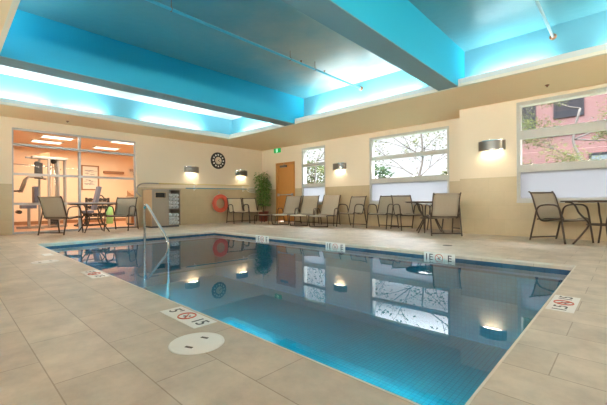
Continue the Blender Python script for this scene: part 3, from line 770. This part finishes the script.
for i in range(6):
    a = i*PI/3+.3; r0 = .06; top = rnd.uniform(1.35, 1.95); lean = .06+.08*rnd.random()
    pts = [(r0*math.cos(a)+lean*t*math.cos(a), r0*math.sin(a)+lean*t*math.sin(a), .36+(top-.36)*t) for t in (0, .3, .6, 1)]
    st.tube(pts, .012, 6, smooth=3, r_end=.006)
    for z in range(26):
        t = .22+.78*(z/25)+rnd.uniform(-.02, .02); t = min(1.03, t)
        bx, by = (r0+lean*t)*math.cos(a), (r0+lean*t)*math.sin(a); bz = .36+(top-.36)*t
        for q in range(7):
            an = rnd.uniform(0, 2*PI); r_ = rnd.uniform(.02, .17)
            bpt = (bx+r_*math.cos(an), by+r_*math.sin(an)*.8, bz+rnd.uniform(-.05, .05))
            leaf(lf, bpt, (math.cos(an), math.sin(an), rnd.uniform(-.5, .6)), rnd.uniform(.09, .14), rnd.uniform(.055, .08))
st.build('stems', M['stem'], pp); lf.build('foliage', [M['leaf'], M['leaf_light']], pp)

# overhead sprinkler pipes -----------------------------------------
def pipe(x, z, y0, y1, mat, hang, label):
    o = empty('sprinkler_pipe', (x, y0, z)); tag(o, label, 'pipe', 'sprinkler pipes under the coffer ceiling')
    MB().tube(((0, 0, 0), (0, y1-y0, 0)), .021, 10).build('pipe', mat, o)
    MB().lathe([(0, -.012), (.052, -.012), (.045, .012), (0, .014)], 20, Matrix.Translation((0, y1-y0-.013, 0)) @ Matrix.Rotation(PI/2, 4, 'X')).build('escutcheon', M['escut'], o)
    for yy in hang:
        MB().tube(((0, yy-y0, .02), (0, yy-y0, ZC-z-.002)), .006, 6).tube([(.03*math.cos(a), yy-y0, .03*math.sin(a)) for a in [2*PI*i/12 for i in range(12)]], .005, 6, closed=True).build('hanger_rod', M['escut'], o)
    for yy in hang[:2]:
        MB().lathe([(0, 0), (.012, 0), (.012, .03), (.02, .035), (.02, .04), (0, .04)], 12, Matrix.Translation((0, yy-y0+.3, .02))).build('sprinkler_head', M['escut'], o)
pipe(-4.58, 3.42, CY0, CY1, M['pipe_b'], (5.2, 4.5, 2.2), 'long cyan sprinkler pipe in the middle ceiling bay')
pipe(-.87, 3.40, CY0, CY1, M['pipe_g'], (3.0, 1.2), 'grey sprinkler pipe in the right hand ceiling bay')
for x, y, lab in ((-10.30, 2.2, 'small sprinkler head in the soffit above the gym glass'), (-1.05, 7.55, 'small sprinkler head in the soffit above the brick view window')):
    tag(MB().lathe([(0, 0), (.035, 0), (.033, -.01), (.012, -.014), (.012, -.03), (.02, -.034), (0, -.036)], 16, Matrix.Translation((x, y, ZS))).build('soffit_sprinkler', M['escut']), lab, 'sprinkler', 'soffit sprinklers')

# ---------------------------------------------------------------- gym behind the glass
gx0, gy0, gy1, gz1 = -15.4, -.6, 7.5, 2.75
m = MB(); m.box((gx0-.1, gy0, -.06), (XG-.2, gy1, -.001)); struct('floor_gym', m, M['gymfloor'])
m = MB(); m.box((gx0-.1, gy0-.1, 0), (gx0, gy1+.1, gz1)); struct('wall_gym_back', m, M['gymwall'])
m = MB(); m.box((gx0, gy0-.1, 0), (XG-.18, gy0, gz1)); struct('wall_gym_left', m, M['gymwall'])
m = MB(); m.box((gx0, gy1, 0), (XG-.18, gy1+.1, gz1)); struct('wall_gym_right', m, M['gymwall'])
m = MB(); m.box((gx0-.1, gy0-.1, gz1), (XG-.18, gy1+.1, gz1+.1)); struct('ceiling_gym', m, M['gymwall'])
m = MB(); m.box((gx0, gy0, 0), (gx0+.015, gy1, .12)); struct('baseboard_gym', m, M['brown'])
GYML = .60
for i, (x, y, lab) in enumerate(((-12.5, 2.42, 'gym ceiling light nearest the left of the glass'), (-13.6, 2.34, 'gym ceiling light behind the left one'), (-12.0, 4.15, 'gym ceiling light behind the right hand glass'), (-13.7, 4.10, 'gym ceiling light at the back right'), (-12.4, 6.2, 'gym ceiling light out of the way on the right'))):
    o = empty('ceiling_light', (x, y, gz1)); tag(o, lab, 'light', 'gym ceiling lights')
    k = MB(); k.box((-.24, -.40, -.03), (.24, -.37, 0)); k.box((-.24, .37, -.03), (.24, .40, 0)); k.box((-.24, -.37, -.03), (-.21, .37, 0)); k.box((.21, -.37, -.03), (.24, .37, 0)); k.build('frame', M['white'], o)
    MB().box((-.21, -.37, -.02), (.21, .37, -.004)).build('diffuser', M['panelglow'], o)
    area('gym_light', (x, y, gz1-.035), (0, 0, 0), .40, .72, 58*GYML, (1, .86, .69))

# multi gym
g = empty('multi_gym', (-13.0, 1.95, 0)); tag(g, 'grey steel multi gym with weight stack behind the left glass', 'exercise machine')
def gp(name, mat, *boxes, tubes=()):
    k = MB()
    for a, b_ in boxes: k.box(a, b_, .006)
    for pts, r_ in tubes: k.tube(pts, r_, 8)
    return k.build(name, mat, g)
for y, x in ((.10, -.05), (.30, .15), (.55, -.12), (.55, .12), (.74, -.05), (.74, .08)):
    gp('upright', M['steel'], ((x-.03, y-.028, .0), (x+.03, y+.028, 2.10)))
gp('base_frame', M['steel'], ((-.04, -.45, 0), (.04, .80, .07))); gp('base_foot', M['steel'], ((-.5, .06, 0), (.5, .13, .069)))
gp('top_beam', M['steel'], ((-.10, -.10, 2.10), (.18, .78, 2.17)), ((-.03, -.24, 2.10), (.03, -.10, 2.15)))
k = MB(); k.prism([(.02, 2.17), (.34, 2.17), (.34, 2.32), (.28, 2.33), (.02, 2.20)], -.06, .06, Matrix(((0, 0, 1, 0), (1, 0, 0, 0), (0, 1, 0, 0), (0, 0, 0, 1)))); k.build('top_cowl', M['brown'], g)
for i in range(9): gp('weight_plate', M['cast'], ((-.10, .335, .09+.05*i), (.10, .525, .135+.05*i)))
for y in (.38, .48): gp('guide_rod', M['chrome'], tubes=[(((0, y, .08), (0, y, 2.10)), .011)])
gp('cable', M['black'], tubes=[(((.0, .43, .55), (.0, .43, 2.1), (0, .10, 2.1)), .006)])
for pz, py in ((2.04, .43), (1.95, .02), (1.72, .06)):
    MB().lathe([(0, -.015), (.07, -.015), (.06, 0), (.07, .015), (0, .015)], 18, Matrix.Translation((.10, py, pz)) @ Matrix.Rotation(PI/2, 4, 'Y')).build('pulley', M['cast'], g)
gp('press_pivot', M['cast'], ((-.06, -.02, 1.50), (.12, .16, 1.98)))
for sx in (-1, 1):
    gp('press_arm', M['steel'], tubes=[(((sx*.06, .25, 1.50), (sx*.12, .05, 1.56), (sx*.18, -.16, 1.55), (sx*.20, -.24, 1.46), (sx*.22, -.36, 1.08)), .03)])
    gp('handle', M['cast'], tubes=[(((sx*.22, -.34, 1.13), (sx*.22, -.58, 1.11)), .018)])
gp('lat_bar', M['chrome'], tubes=[(((.10, -.72, 1.88), (.10, -.60, 1.90), (.10, .52, 1.86), (.10, .62, 1.80)), .014)])
gp('back_pad', M['padblue'], ((-.18, -.06, .74), (.18, .04, 1.26)))
gp('seat_pad', M['padblue'], ((-.19, -.36, .60), (.19, -.0, .70)))
gp('seat_post', M['steel'], ((-.035, -.20, .07), (.035, -.13, .60)))
gp('leg_roller', M['cast'], tubes=[(((-.24, -.40, .50), (.24, -.40, .50)), .055)])

# adjustable bench
g = empty('weight_bench', (-12.9, 3.42, 0)); tag(g, 'grey incline weight bench behind the middle of the gym glass', 'exercise bench'); g.rotation_euler = (0, 0, 0)
bm_ = Matrix.Translation((0, .05, .52)) @ Matrix.Rotation(math.radians(12), 4, 'X')
MB().box((-.16, -.05, 0), (.16, .05, .80), .02, mat=bm_ @ Matrix.Rotation(-math.radians(24), 4, 'X')).build('back_pad', M['padblue'], g)
MB().box((-.18, -.34, .42), (.18, .02, .51), .02).build('seat_pad', M['padblue'], g)
gp('frame', M['cast'], ((-.04, -.45, 0), (.04, .35, .05)), ((-.28, .3, 0), (.28, .36, .05)), ((-.28, -.46, 0), (.28, -.40, .05)), ((-.035, -.2, .05), (.035, -.12, .43)), tubes=[(((0, .32, .04), (0, .12, .75)), .025), (((0, -.42, .04), (0, -.2, .42)), .025), (((-.0, .20, 1.02), (0, .30, 1.0), (0, .38, .9)), .02)])

# dumbbell rack with dumbbells
g = empty('dumbbell_rack', (-14.2, 3.95, 0)); tag(g, 'dark steel dumbbell rack behind the bench in the gym', 'rack')
for y in (-.36, .36): gp('upright', M['cast'], ((-.2, y-.03, 0), (.2, y+.03, .05)), ((-.05, y-.03, .05), (.05, y+.03, .95)))
for z in (.25, .52, .79): gp('shelf', M['cast'], ((-.14, -.33, z), (.14, .33, z+.025)))
db = None
for zi, z in enumerate((.275, .545, .815)):
    for j in range(4):
        if db is None:
            k = MB()
            for s in (-1, 1): k.lathe([(0, -.045), (.05, -.045), (.06, -.03), (.06, .03), (.05, .045), (0, .045)], 8, Matrix.Translation((s*.09, 0, 0)) @ Matrix.Rotation(PI/2, 4, 'Y'))
            k.tube(((-.06, 0, 0), (.06, 0, 0)), .014, 8); db = o = k.build('dumbbell', M['cast'])
        else: o = db.copy(); COL.objects.link(o)
        o.location = (-14.2, 3.95-.24+.16*j, z+.062)
        tag(o, 'black dumbbell on the %s shelf of the gym rack, %s from the left' % (('bottom', 'middle', 'top')[zi], ('first', 'second', 'third', 'fourth')[j]), 'dumbbell', 'dumbbells on the gym rack')
# green roller standing on end
o = empty('foam_roller', (-13.7, 4.20, 0)); tag(o, 'pale green foam roller standing on end behind the gym glass', 'foam roller')
MB().lathe([(.04, 0), (.10, 0), (.11, .01), (.11, .60), (.10, .61), (.04, .61), (.04, 0)], 24).build('roller', M['green'], o)
# framed print, wall shelf, fan, small cabinet on the back wall
g = empty('framed_print', (gx0, 3.72, 1.26)); tag(g, 'framed print of two loose grey sketches on the gym back wall', 'picture')
w_, h_ = .62, .98
k = MB(); k.box((0, 0, 0), (.03, .05, h_)); k.box((0, w_-.05, 0), (.03, w_, h_)); k.box((0, .05, 0), (.03, w_-.05, .05)); k.box((0, .05, h_-.05), (.03, w_-.05, h_)); k.build('frame', M['brown'], g)
MB().box((0, .05, .05), (.012, w_-.05, h_-.05)).build('mount', M['paper'], g)
r3 = random.Random(5); k = MB()
for cz in (.30, .68):
    for i in range(16):
        yy, zz, L = r3.uniform(.10, .34), cz+r3.uniform(-.10, .10), r3.uniform(.05, .2)
        k.box((.012, yy, zz), (.0135, yy+L, zz+r3.uniform(.010, .03)), mat=None)
k.build('sketch_marks', M['sketch'], g)
g = MB(); g.box((gx0, 4.49, 1.95), (gx0+.14, 5.24, 2.05), .004)
tag(g.build('wall_shelf', M['brown']), 'narrow brown wooden wall shelf on the gym back wall', 'shelf')
g = empty('wall_fan', (gx0, 5.66, 2.13)); tag(g, 'round cream wall fan at the right of the gym', 'fan')
mtf = Matrix.Rotation(PI/2, 4, 'Y')
MB().lathe([(.0, .0), (.06, .0), (.06, .10), (0, .10)], 20, mtf).build('motor', M['paper'], g)
k = MB()
for r_ in (.08, .14, .20, .25): k.tube([mtf @ V((r_*math.cos(a), r_*math.sin(a), .16)) for a in [2*PI*i/24 for i in range(24)]], .006, 5, closed=True)
for i in range(12): a = i*PI/6; k.tube((mtf @ V((.05*math.cos(a), .05*math.sin(a), .17)), mtf @ V((.25*math.cos(a), .25*math.sin(a), .16))), .004, 5)
k.build('grille', M['paper'], g)
k = MB()
for i in range(4): k.box((.03, -.05, -.004), (.20, .05, .004), mat=mtf @ Matrix.Translation((0, 0, .125)) @ Matrix.Rotation(i*PI/2, 4, 'Z') @ Matrix.Rotation(.4, 4, 'X'))
k.build('blade', M['brown'], g)
g = empty('gym_cabinet', (-12.3, 4.36, 0)); tag(g, 'tan wooden gym cabinet behind the right edge of the glass', 'cabinet')
k = MB(); k.box((-.22, -.02, .06), (.22, .5, .98), .006); k.build('carcass', M['sidewood'], g)
MB().box((.22, .0, .08), (.235, .48, .95), .003).build('door', M['brown'], g)
MB().tube(((.25, .06, .5), (.25, .06, .65)), .008, 6).build('handle', M['alu'], g)
MB().box((-.2, 0, 0), (.2, .48, .06)).build('plinth', M['dark'], g)
MB().prism([(-.0, .98), (.44, .98), (.44, 1.02), (.0, 1.18)], 0, .42, Matrix.Translation((-.22, .45, 0)) @ Matrix.Rotation(PI/2, 4, 'X')).build('sloped_top', M['brown'], g)

# ---------------------------------------------------------------- added fill lights on the unseen near side: ceiling panels over the deck
NEAR = .03
for i, x in enumerate((-9.3, -7.2, -5.1, -3.0, -.9, 1.2)):
    o = empty('fill_soffit_light', (x, -1.1, ZS)); tag(o, 'added soffit fill light on the near side of the pool, %s from the gym' % ('first', 'second', 'third', 'fourth', 'fifth', 'sixth')[i], 'light', 'added near side fill lights')
    k = MB(); k.box((-.6, -.16, -.012), (.6, -.13, 0)); k.box((-.6, .13, -.012), (.6, .16, 0)); k.box((-.6, -.13, -.012), (-.57, .13, 0)); k.box((.57, -.13, -.012), (.6, .13, 0)); k.build('frame', M['white'], o)
    MB().box((-.57, -.13, -.006), (.57, .13, -.001)).build('diffuser', M['panelglow'], o)
    area('fill_soffit_lamp', (x, -1.1, ZS-.015), (0, 0, 0), 1.1, .24, 22*NEAR, (1, .87, .70))
for i, y in enumerate((1.6, 3.6, 5.6)):  # added unseen panels that brighten the floor at the right end
    o = empty('fill_soffit_light', (2.26, y, ZS), PI/2); o.location.x = 2.28; tag(o, 'added soffit fill light over the right hand pool end, %s from the near side' % ('first', 'second', 'third')[i], 'light', 'added right end fill lights')
    k = MB(); k.box((-.6, -.16, -.012), (.6, -.13, 0)); k.box((-.6, .13, -.012), (.6, .16, 0)); k.box((-.6, -.13, -.012), (-.57, .13, 0)); k.box((.57, -.13, -.012), (.6, .13, 0)); k.build('frame', M['white'], o)
    MB().box((-.57, -.13, -.006), (.57, .13, -.001)).build('diffuser', M['panelglow'], o)
    area('fill_soffit_lamp', (2.28, y, ZS-.015), (0, 0, PI/2), 1.1, .24, 23, (1, .92, .82))
def flood(x, y, z, rz, power, label):
    """added unseen fill flood on a wall, aimed over the pool"""
    o = empty('fill_flood', (x, y, z), rz); tag(o, label, 'flood light', 'added wall fill floods')
    MB().box((-.06, -.02, -.06), (.06, .0, .06), .004).tube(((0, -.0, 0), (0, .10, .0)), .012, 8).build('wall_bracket', M['white'], o)
    q = Matrix.Translation((0, .17, 0)) @ Matrix.Rotation(-TILT, 4, 'X')
    MB().box((-.15, -.06, -.09), (.15, .05, .09), .012, mat=q).build('lamp_body', M['white'], o)
    MB().box((-.13, .05, -.07), (.13, .056, .07), mat=q).build('lens', M['panelglow'], o)
    p_ = Matrix.Translation((x, y, z)) @ Matrix.Rotation(rz, 4, 'Z') @ q @ V((0, .062, 0))
    area('fill_flood_lamp', p_, (PI/2-TILT, 0, rz), .26, .14, power*FLOOD, (1, .89, .74), math.radians(88))
TILT = -.10; FLOOD = .13  # floods are added fill, out of view behind and beside the camera
for i, x in enumerate((-9.6, -7.5, -5.4, -3.3, -1.2, .9)):
    flood(x, Y0+.02, 2.35, 0, 190, 'added white fill flood high on the near wall, %s from the gym' % ('first', 'second', 'third', 'fourth', 'fifth', 'sixth')[i])
for i, y in enumerate((1.0, 3.4, 5.8)):
    flood(X1-.02, y, 2.35, PI/2, 150, 'added white fill flood high on the right end wall, %s from the near corner' % ('first', 'second', 'third')[i])
# added lamps hidden in the near pool wall, to brighten the water teal
POOLL = 9.0
def pool_fill_light(x, y, rz, tilt, power, spread, label):
    o = empty('pool_fill_light', (x, y, -.62), rz); tag(o, label, 'pool light', 'added underwater fill lights')
    q = Matrix.Rotation(-PI/2, 4, 'X')
    MB().lathe([(.10, 0), (.135, 0), (.135, .012), (.10, .02)], 24, q).build('fill_light_ring', M['chrome'], o)
    MB().lathe([(0, .004), (.10, .004), (.10, .0), (0, .0)], 24, q).build('lens', M['tubeglow'], o)
    p_ = Matrix.Translation((x, y, -.62)) @ Matrix.Rotation(rz, 4, 'Z') @ V((0, .03, 0))
    area('pool_fill_lamp', p_, (PI/2-tilt, 0, rz), .18, .18, power*POOLL, (.42, .97, 1), math.radians(spread))
for i, x in enumerate((-6.6, -4.15, -1.7)):
    pool_fill_light(x, PY0, 0, 1.0, 45, 112, 'added round underwater fill light in the near pool wall, %s from the gym end' % ('first', 'second', 'third')[i])

# ---------------------------------------------------------------- outside
m = MB(); m.box((-60, YL+.3, -.5), (30, 80, -.06)); o = struct('ground_outside', m, M['grass'])
def building(name, x0, x1, y, dpt, h, mat, wins, label):
    o = empty(name, (0, y, -.06)); tag(o, label, 'building')
    k = MB(); k.box((x0, 0, 0), (x1, dpt, h)); k.build('wall', mat, o)
    for a, b_, c_, d_, gm in wins:
        fr = MB(); q = .08
        fr.box((a-q, -.05, c_-q), (b_+q, .0, c_)); fr.box((a-q, -.05, d_), (b_+q, 0, d_+q)); fr.box((a-q, -.05, c_), (a, 0, d_)); fr.box((b_, -.05, c_), (b_+q, 0, d_)); fr.box(((a+b_)/2-.03, -.04, c_), ((a+b_)/2+.03, 0, d_))
        fo = fr.build('window', M['darkglass'], o); MB().box((a, -.02, c_), (b_, -.005, d_)).build('pane', gm, fo)
    return o, k
bo, _ = building('brick_building', -5.0, 9, 18.0, 8, 11, M['brick'], [(-3.75, -3.0, 3.75, 5.6, M['darkglass']), (-2.2, -1.35, 4.35, 5.6, M['darkglass']), (-1.05, .4, 1.2, 2.62, M['blueglass']), (2.2, 3.6, 1.2, 2.6, M['blueglass']), (2.2, 3.2, 4.2, 5.6, M['darkglass'])], 'red brick building across from the right hand window')
MB().box((-5.06, -.06, 3.55), (9, 0, 3.72)).build('glare_band', M['glare'], bo)  # pale band put in for the room's reflection in the window glass
ho, _ = building('brick_house', -29.2, -26.2, 44.0, 5, 3.4, M['brick'], [(-28.6, -28.0, 1.4, 2.6, M['darkglass']), (-27.4, -26.8, 1.4, 2.6, M['darkglass'])], 'small far red house seen through the wide window')
MB().prism([(-29.5, 3.4), (-25.9, 3.4), (-27.7, 5.0)], -5.2, .2, Matrix.Rotation(PI/2, 4, 'X')).build('roof', M['roof'], ho)

def tree(x, y, trunk_pts, spread, depth, nleaf, lsize, mats, label, seed, zlow=1.5, r0=.10, cloud=.35, group='trees outside the windows', flat=.35, lowb=0):
    rr = random.Random(seed); o = empty('tree', (x, y, -.06)); tag(o, label, 'tree', group)
    t = MB(); tips = []
    t.tube(trunk_pts, r0, 8, smooth=3, r_end=r0*.6)
    def grow(p, d, L, r_, lev):
        pts = [p]; q = V(p); dd = V(d)
        for i in range(4):
            dd = (dd+V((rr.uniform(-.3, .3), rr.uniform(-.3, .3), rr.uniform(-.12, .18)))).normalized(); q = q+dd*L/4; pts.append(q.copy())
            if lev <= 1: tips.append(q.copy())
        t.tube(pts, r_, 5, r_end=r_*.45)
        if lev > 0:
            for i in range(3):
                k_ = rr.choice((2, 3, 4)); nd = (dd+V((rr.uniform(-1, 1), rr.uniform(-1, 1), rr.uniform(-flat, .6)))).normalized()
                grow(pts[k_], nd, L*rr.uniform(.55, .8), r_*.5, lev-1)
    n = 6
    for i in range(n):
        a = 2*PI*i/n+rr.uniform(-.4, .4); k_ = rr.choice(range(max(1, len(trunk_pts)//2-lowb), len(trunk_pts)))
        grow(V(trunk_pts[k_]), V((math.cos(a), math.sin(a), rr.uniform(.1, .8))).normalized(), spread*rr.uniform(.7, 1.1), r0*.5, depth)
    t.build('trunk', M['bark'], o)
    l = MB()
    for i in range(nleaf):
        p = rr.choice(tips); p = p+V((rr.gauss(0, cloud), rr.gauss(0, cloud), rr.gauss(0, cloud*.5)))
        if p.z < zlow: continue
        a, s_ = rr.uniform(0, 2*PI), lsize*rr.uniform(.6, 1.3); u = V((math.cos(a), math.sin(a), rr.uniform(-.6, .6))).normalized(); w_ = u.cross(V((rr.uniform(-1, 1), rr.uniform(-1, 1), 1))).normalized()
        l.mi = rr.randrange(len(mats)); l.quad((p, p+u*s_*.5+w_*s_*.3, p+u*s_, p+u*s_*.5-w_*s_*.3))
    l.build('foliage', mats, o)
tree(-7.6, 16.5, [(0, 0, 0), (.05, 0, 1.0), (.0, 0, 2.0), (.15, .1, 3.0), (.1, 0, 4.4)], 2.1, 3, 900, .15, [M['treeleaf'], M['spring']], 'bare branched tree outside the wide window', 11, 1.8, .07)
tree(-15.6, 17.5, [(0, 0, 0), (.0, 0, 1.2), (.1, 0, 2.4), (.2, .1, 3.6)], 2.2, 3, 700, .16, [M['treeleaf']], 'tree with thin branches outside the narrow window', 23, 2.0, .07)
tree(-.95, 12.9, [(0, 0, 0), (.06, 0, 1.0), (-.05, 0, 2.0), (-.22, 0, 2.6), (-.05, 0, 3.5)], 1.35, 2, 6000, .075, [M['spring']], 'young tree with pale yellow leaves before the brick building', 5, .9, .05, .16, flat=.3, lowb=1)
tree(-3.5, 14.6, [(0, 0, 0), (.0, 0, 1.0), (.05, 0, 2.0), (.0, 0, 3.2)], 1.1, 2, 3000, .075, [M['spring']], 'pale leaved tree left of the young tree by the brick building', 9, 1.6, .05, .16, flat=.1)
def bush(x, y, rx, rz, n, s0, mats, label, seed):
    rr = random.Random(seed); o = empty('shrub', (x, y, -.06)); tag(o, label, 'shrub', 'shrubs outside the windows')
    t = MB()
    for i in range(5):
        a = rr.uniform(0, 2*PI); t.tube(((0, 0, 0), (.3*rx*math.cos(a), .3*rx*math.sin(a), rz*.8)), .04, 5)
    t.build('stem', M['bark'], o); l = MB()
    for i in range(n):
        d = V((rr.gauss(0, 1), rr.gauss(0, 1), rr.gauss(0, 1))).normalized()*rr.uniform(.6, 1.05)**.5
        lump = 1+.18*math.sin(5*d.x+seed)+.15*math.sin(6*d.z+2*seed)
        p = V((d.x*rx*lump, d.y*rx*lump, rz*.55+d.z*rz*.5*lump)); a = rr.uniform(0, 2*PI); s_ = s0*rr.uniform(.6, 1.3); u = V((math.cos(a), math.sin(a), rr.uniform(-.7, .7))).normalized(); w_ = u.cross(V((rr.uniform(-1, 1), rr.uniform(-1, 1), 1))).normalized()
        l.mi = rr.randrange(len(mats)); l.quad((p, p+u*s_*.5+w_*s_*.35, p+u*s_, p+u*s_*.5-w_*s_*.35))
    l.build('foliage', mats, o)
bush(-20.3, 22.6, 1.8, 4.0, 2600, .26, [M['treeleaf'], M['spring']], 'bright green shrub outside the narrow window', 2)
bush(-12.6, 21.0, 1.0, 3.0, 1500, .26, [M['hedge']], 'dark green shrub at the left of the wide window view', 4)
bush(-9.9, 23.4, 1.1, 2.3, 1300, .26, [M['treeleaf'], M['spring']], 'light green shrub low in the middle of the wide window view', 6)
bush(-7.9, 22.5, 1.3, 2.6, 1500, .26, [M['spring'], M['treeleaf']], 'yellow green shrub low at the right of the wide window view', 8)

# ---------------------------------------------------------------- daylight
w = bpy.data.worlds.new('sky'); SC.world = w; w.use_nodes = True; nt = w.node_tree
bg = nt.nodes['Background']; tc = nt.nodes.new('ShaderNodeTexCoord'); sp = nt.nodes.new('ShaderNodeSeparateXYZ'); cr = nt.nodes.new('ShaderNodeValToRGB')
nt.links.new(tc.outputs['Generated'], sp.inputs[0]); nt.links.new(sp.outputs[2], cr.inputs[0])
cr.color_ramp.elements[0].color = (.034, .035, .0365, 1); cr.color_ramp.elements[1].color = (.93, .96, 1, 1); cr.color_ramp.elements[0].position = .28; cr.color_ramp.elements[1].position = .62
nt.links.new(cr.outputs[0], bg.inputs[0]); bg.inputs[1].default_value = 25.0
def portal(W, y):
    l = bpy.data.lights.new('daylight_portal', 'AREA'); l.shape = 'RECTANGLE'; l.size = W[1]-W[0]; l.size_y = W[3]-W[2]; l.cycles.is_portal = True
    o = bpy.data.objects.new('daylight_portal', l); COL.objects.link(o); o.location = ((W[0]+W[1])/2, y+.2, (W[2]+W[3])/2); o.rotation_euler = (-PI/2, 0, 0)

# ---------------------------------------------------------------- camera
cam = bpy.data.cameras.new('camera'); co = bpy.data.objects.new('camera', cam); COL.objects.link(co)
cam.sensor_fit = 'HORIZONTAL'; cam.sensor_width = 36; cam.lens = 36*342.3/607; cam.clip_start = .05; cam.clip_end = 300
co.location = (0, 0, .74)
yaw, pitch, roll = math.radians(43.43), math.radians(-.084), math.radians(-.379)
fwd = V((-math.sin(yaw)*math.cos(pitch), math.cos(yaw)*math.cos(pitch), math.sin(pitch)))
r = V((math.cos(yaw), math.sin(yaw), 0)); u = r.cross(fwd)
r2 = r*math.cos(roll)+u*math.sin(roll); u2 = -r*math.sin(roll)+u*math.cos(roll)
co.rotation_euler = Matrix((r2, u2, -fwd)).transposed().to_euler()
SC.camera = co
SC.view_settings.view_transform = 'Standard'; SC.view_settings.look = 'None'; SC.view_settings.exposure = 0.46; SC.view_settings.gamma = 1.0; SC.view_settings.use_curve_mapping = False
SC.cycles.max_bounces = 8
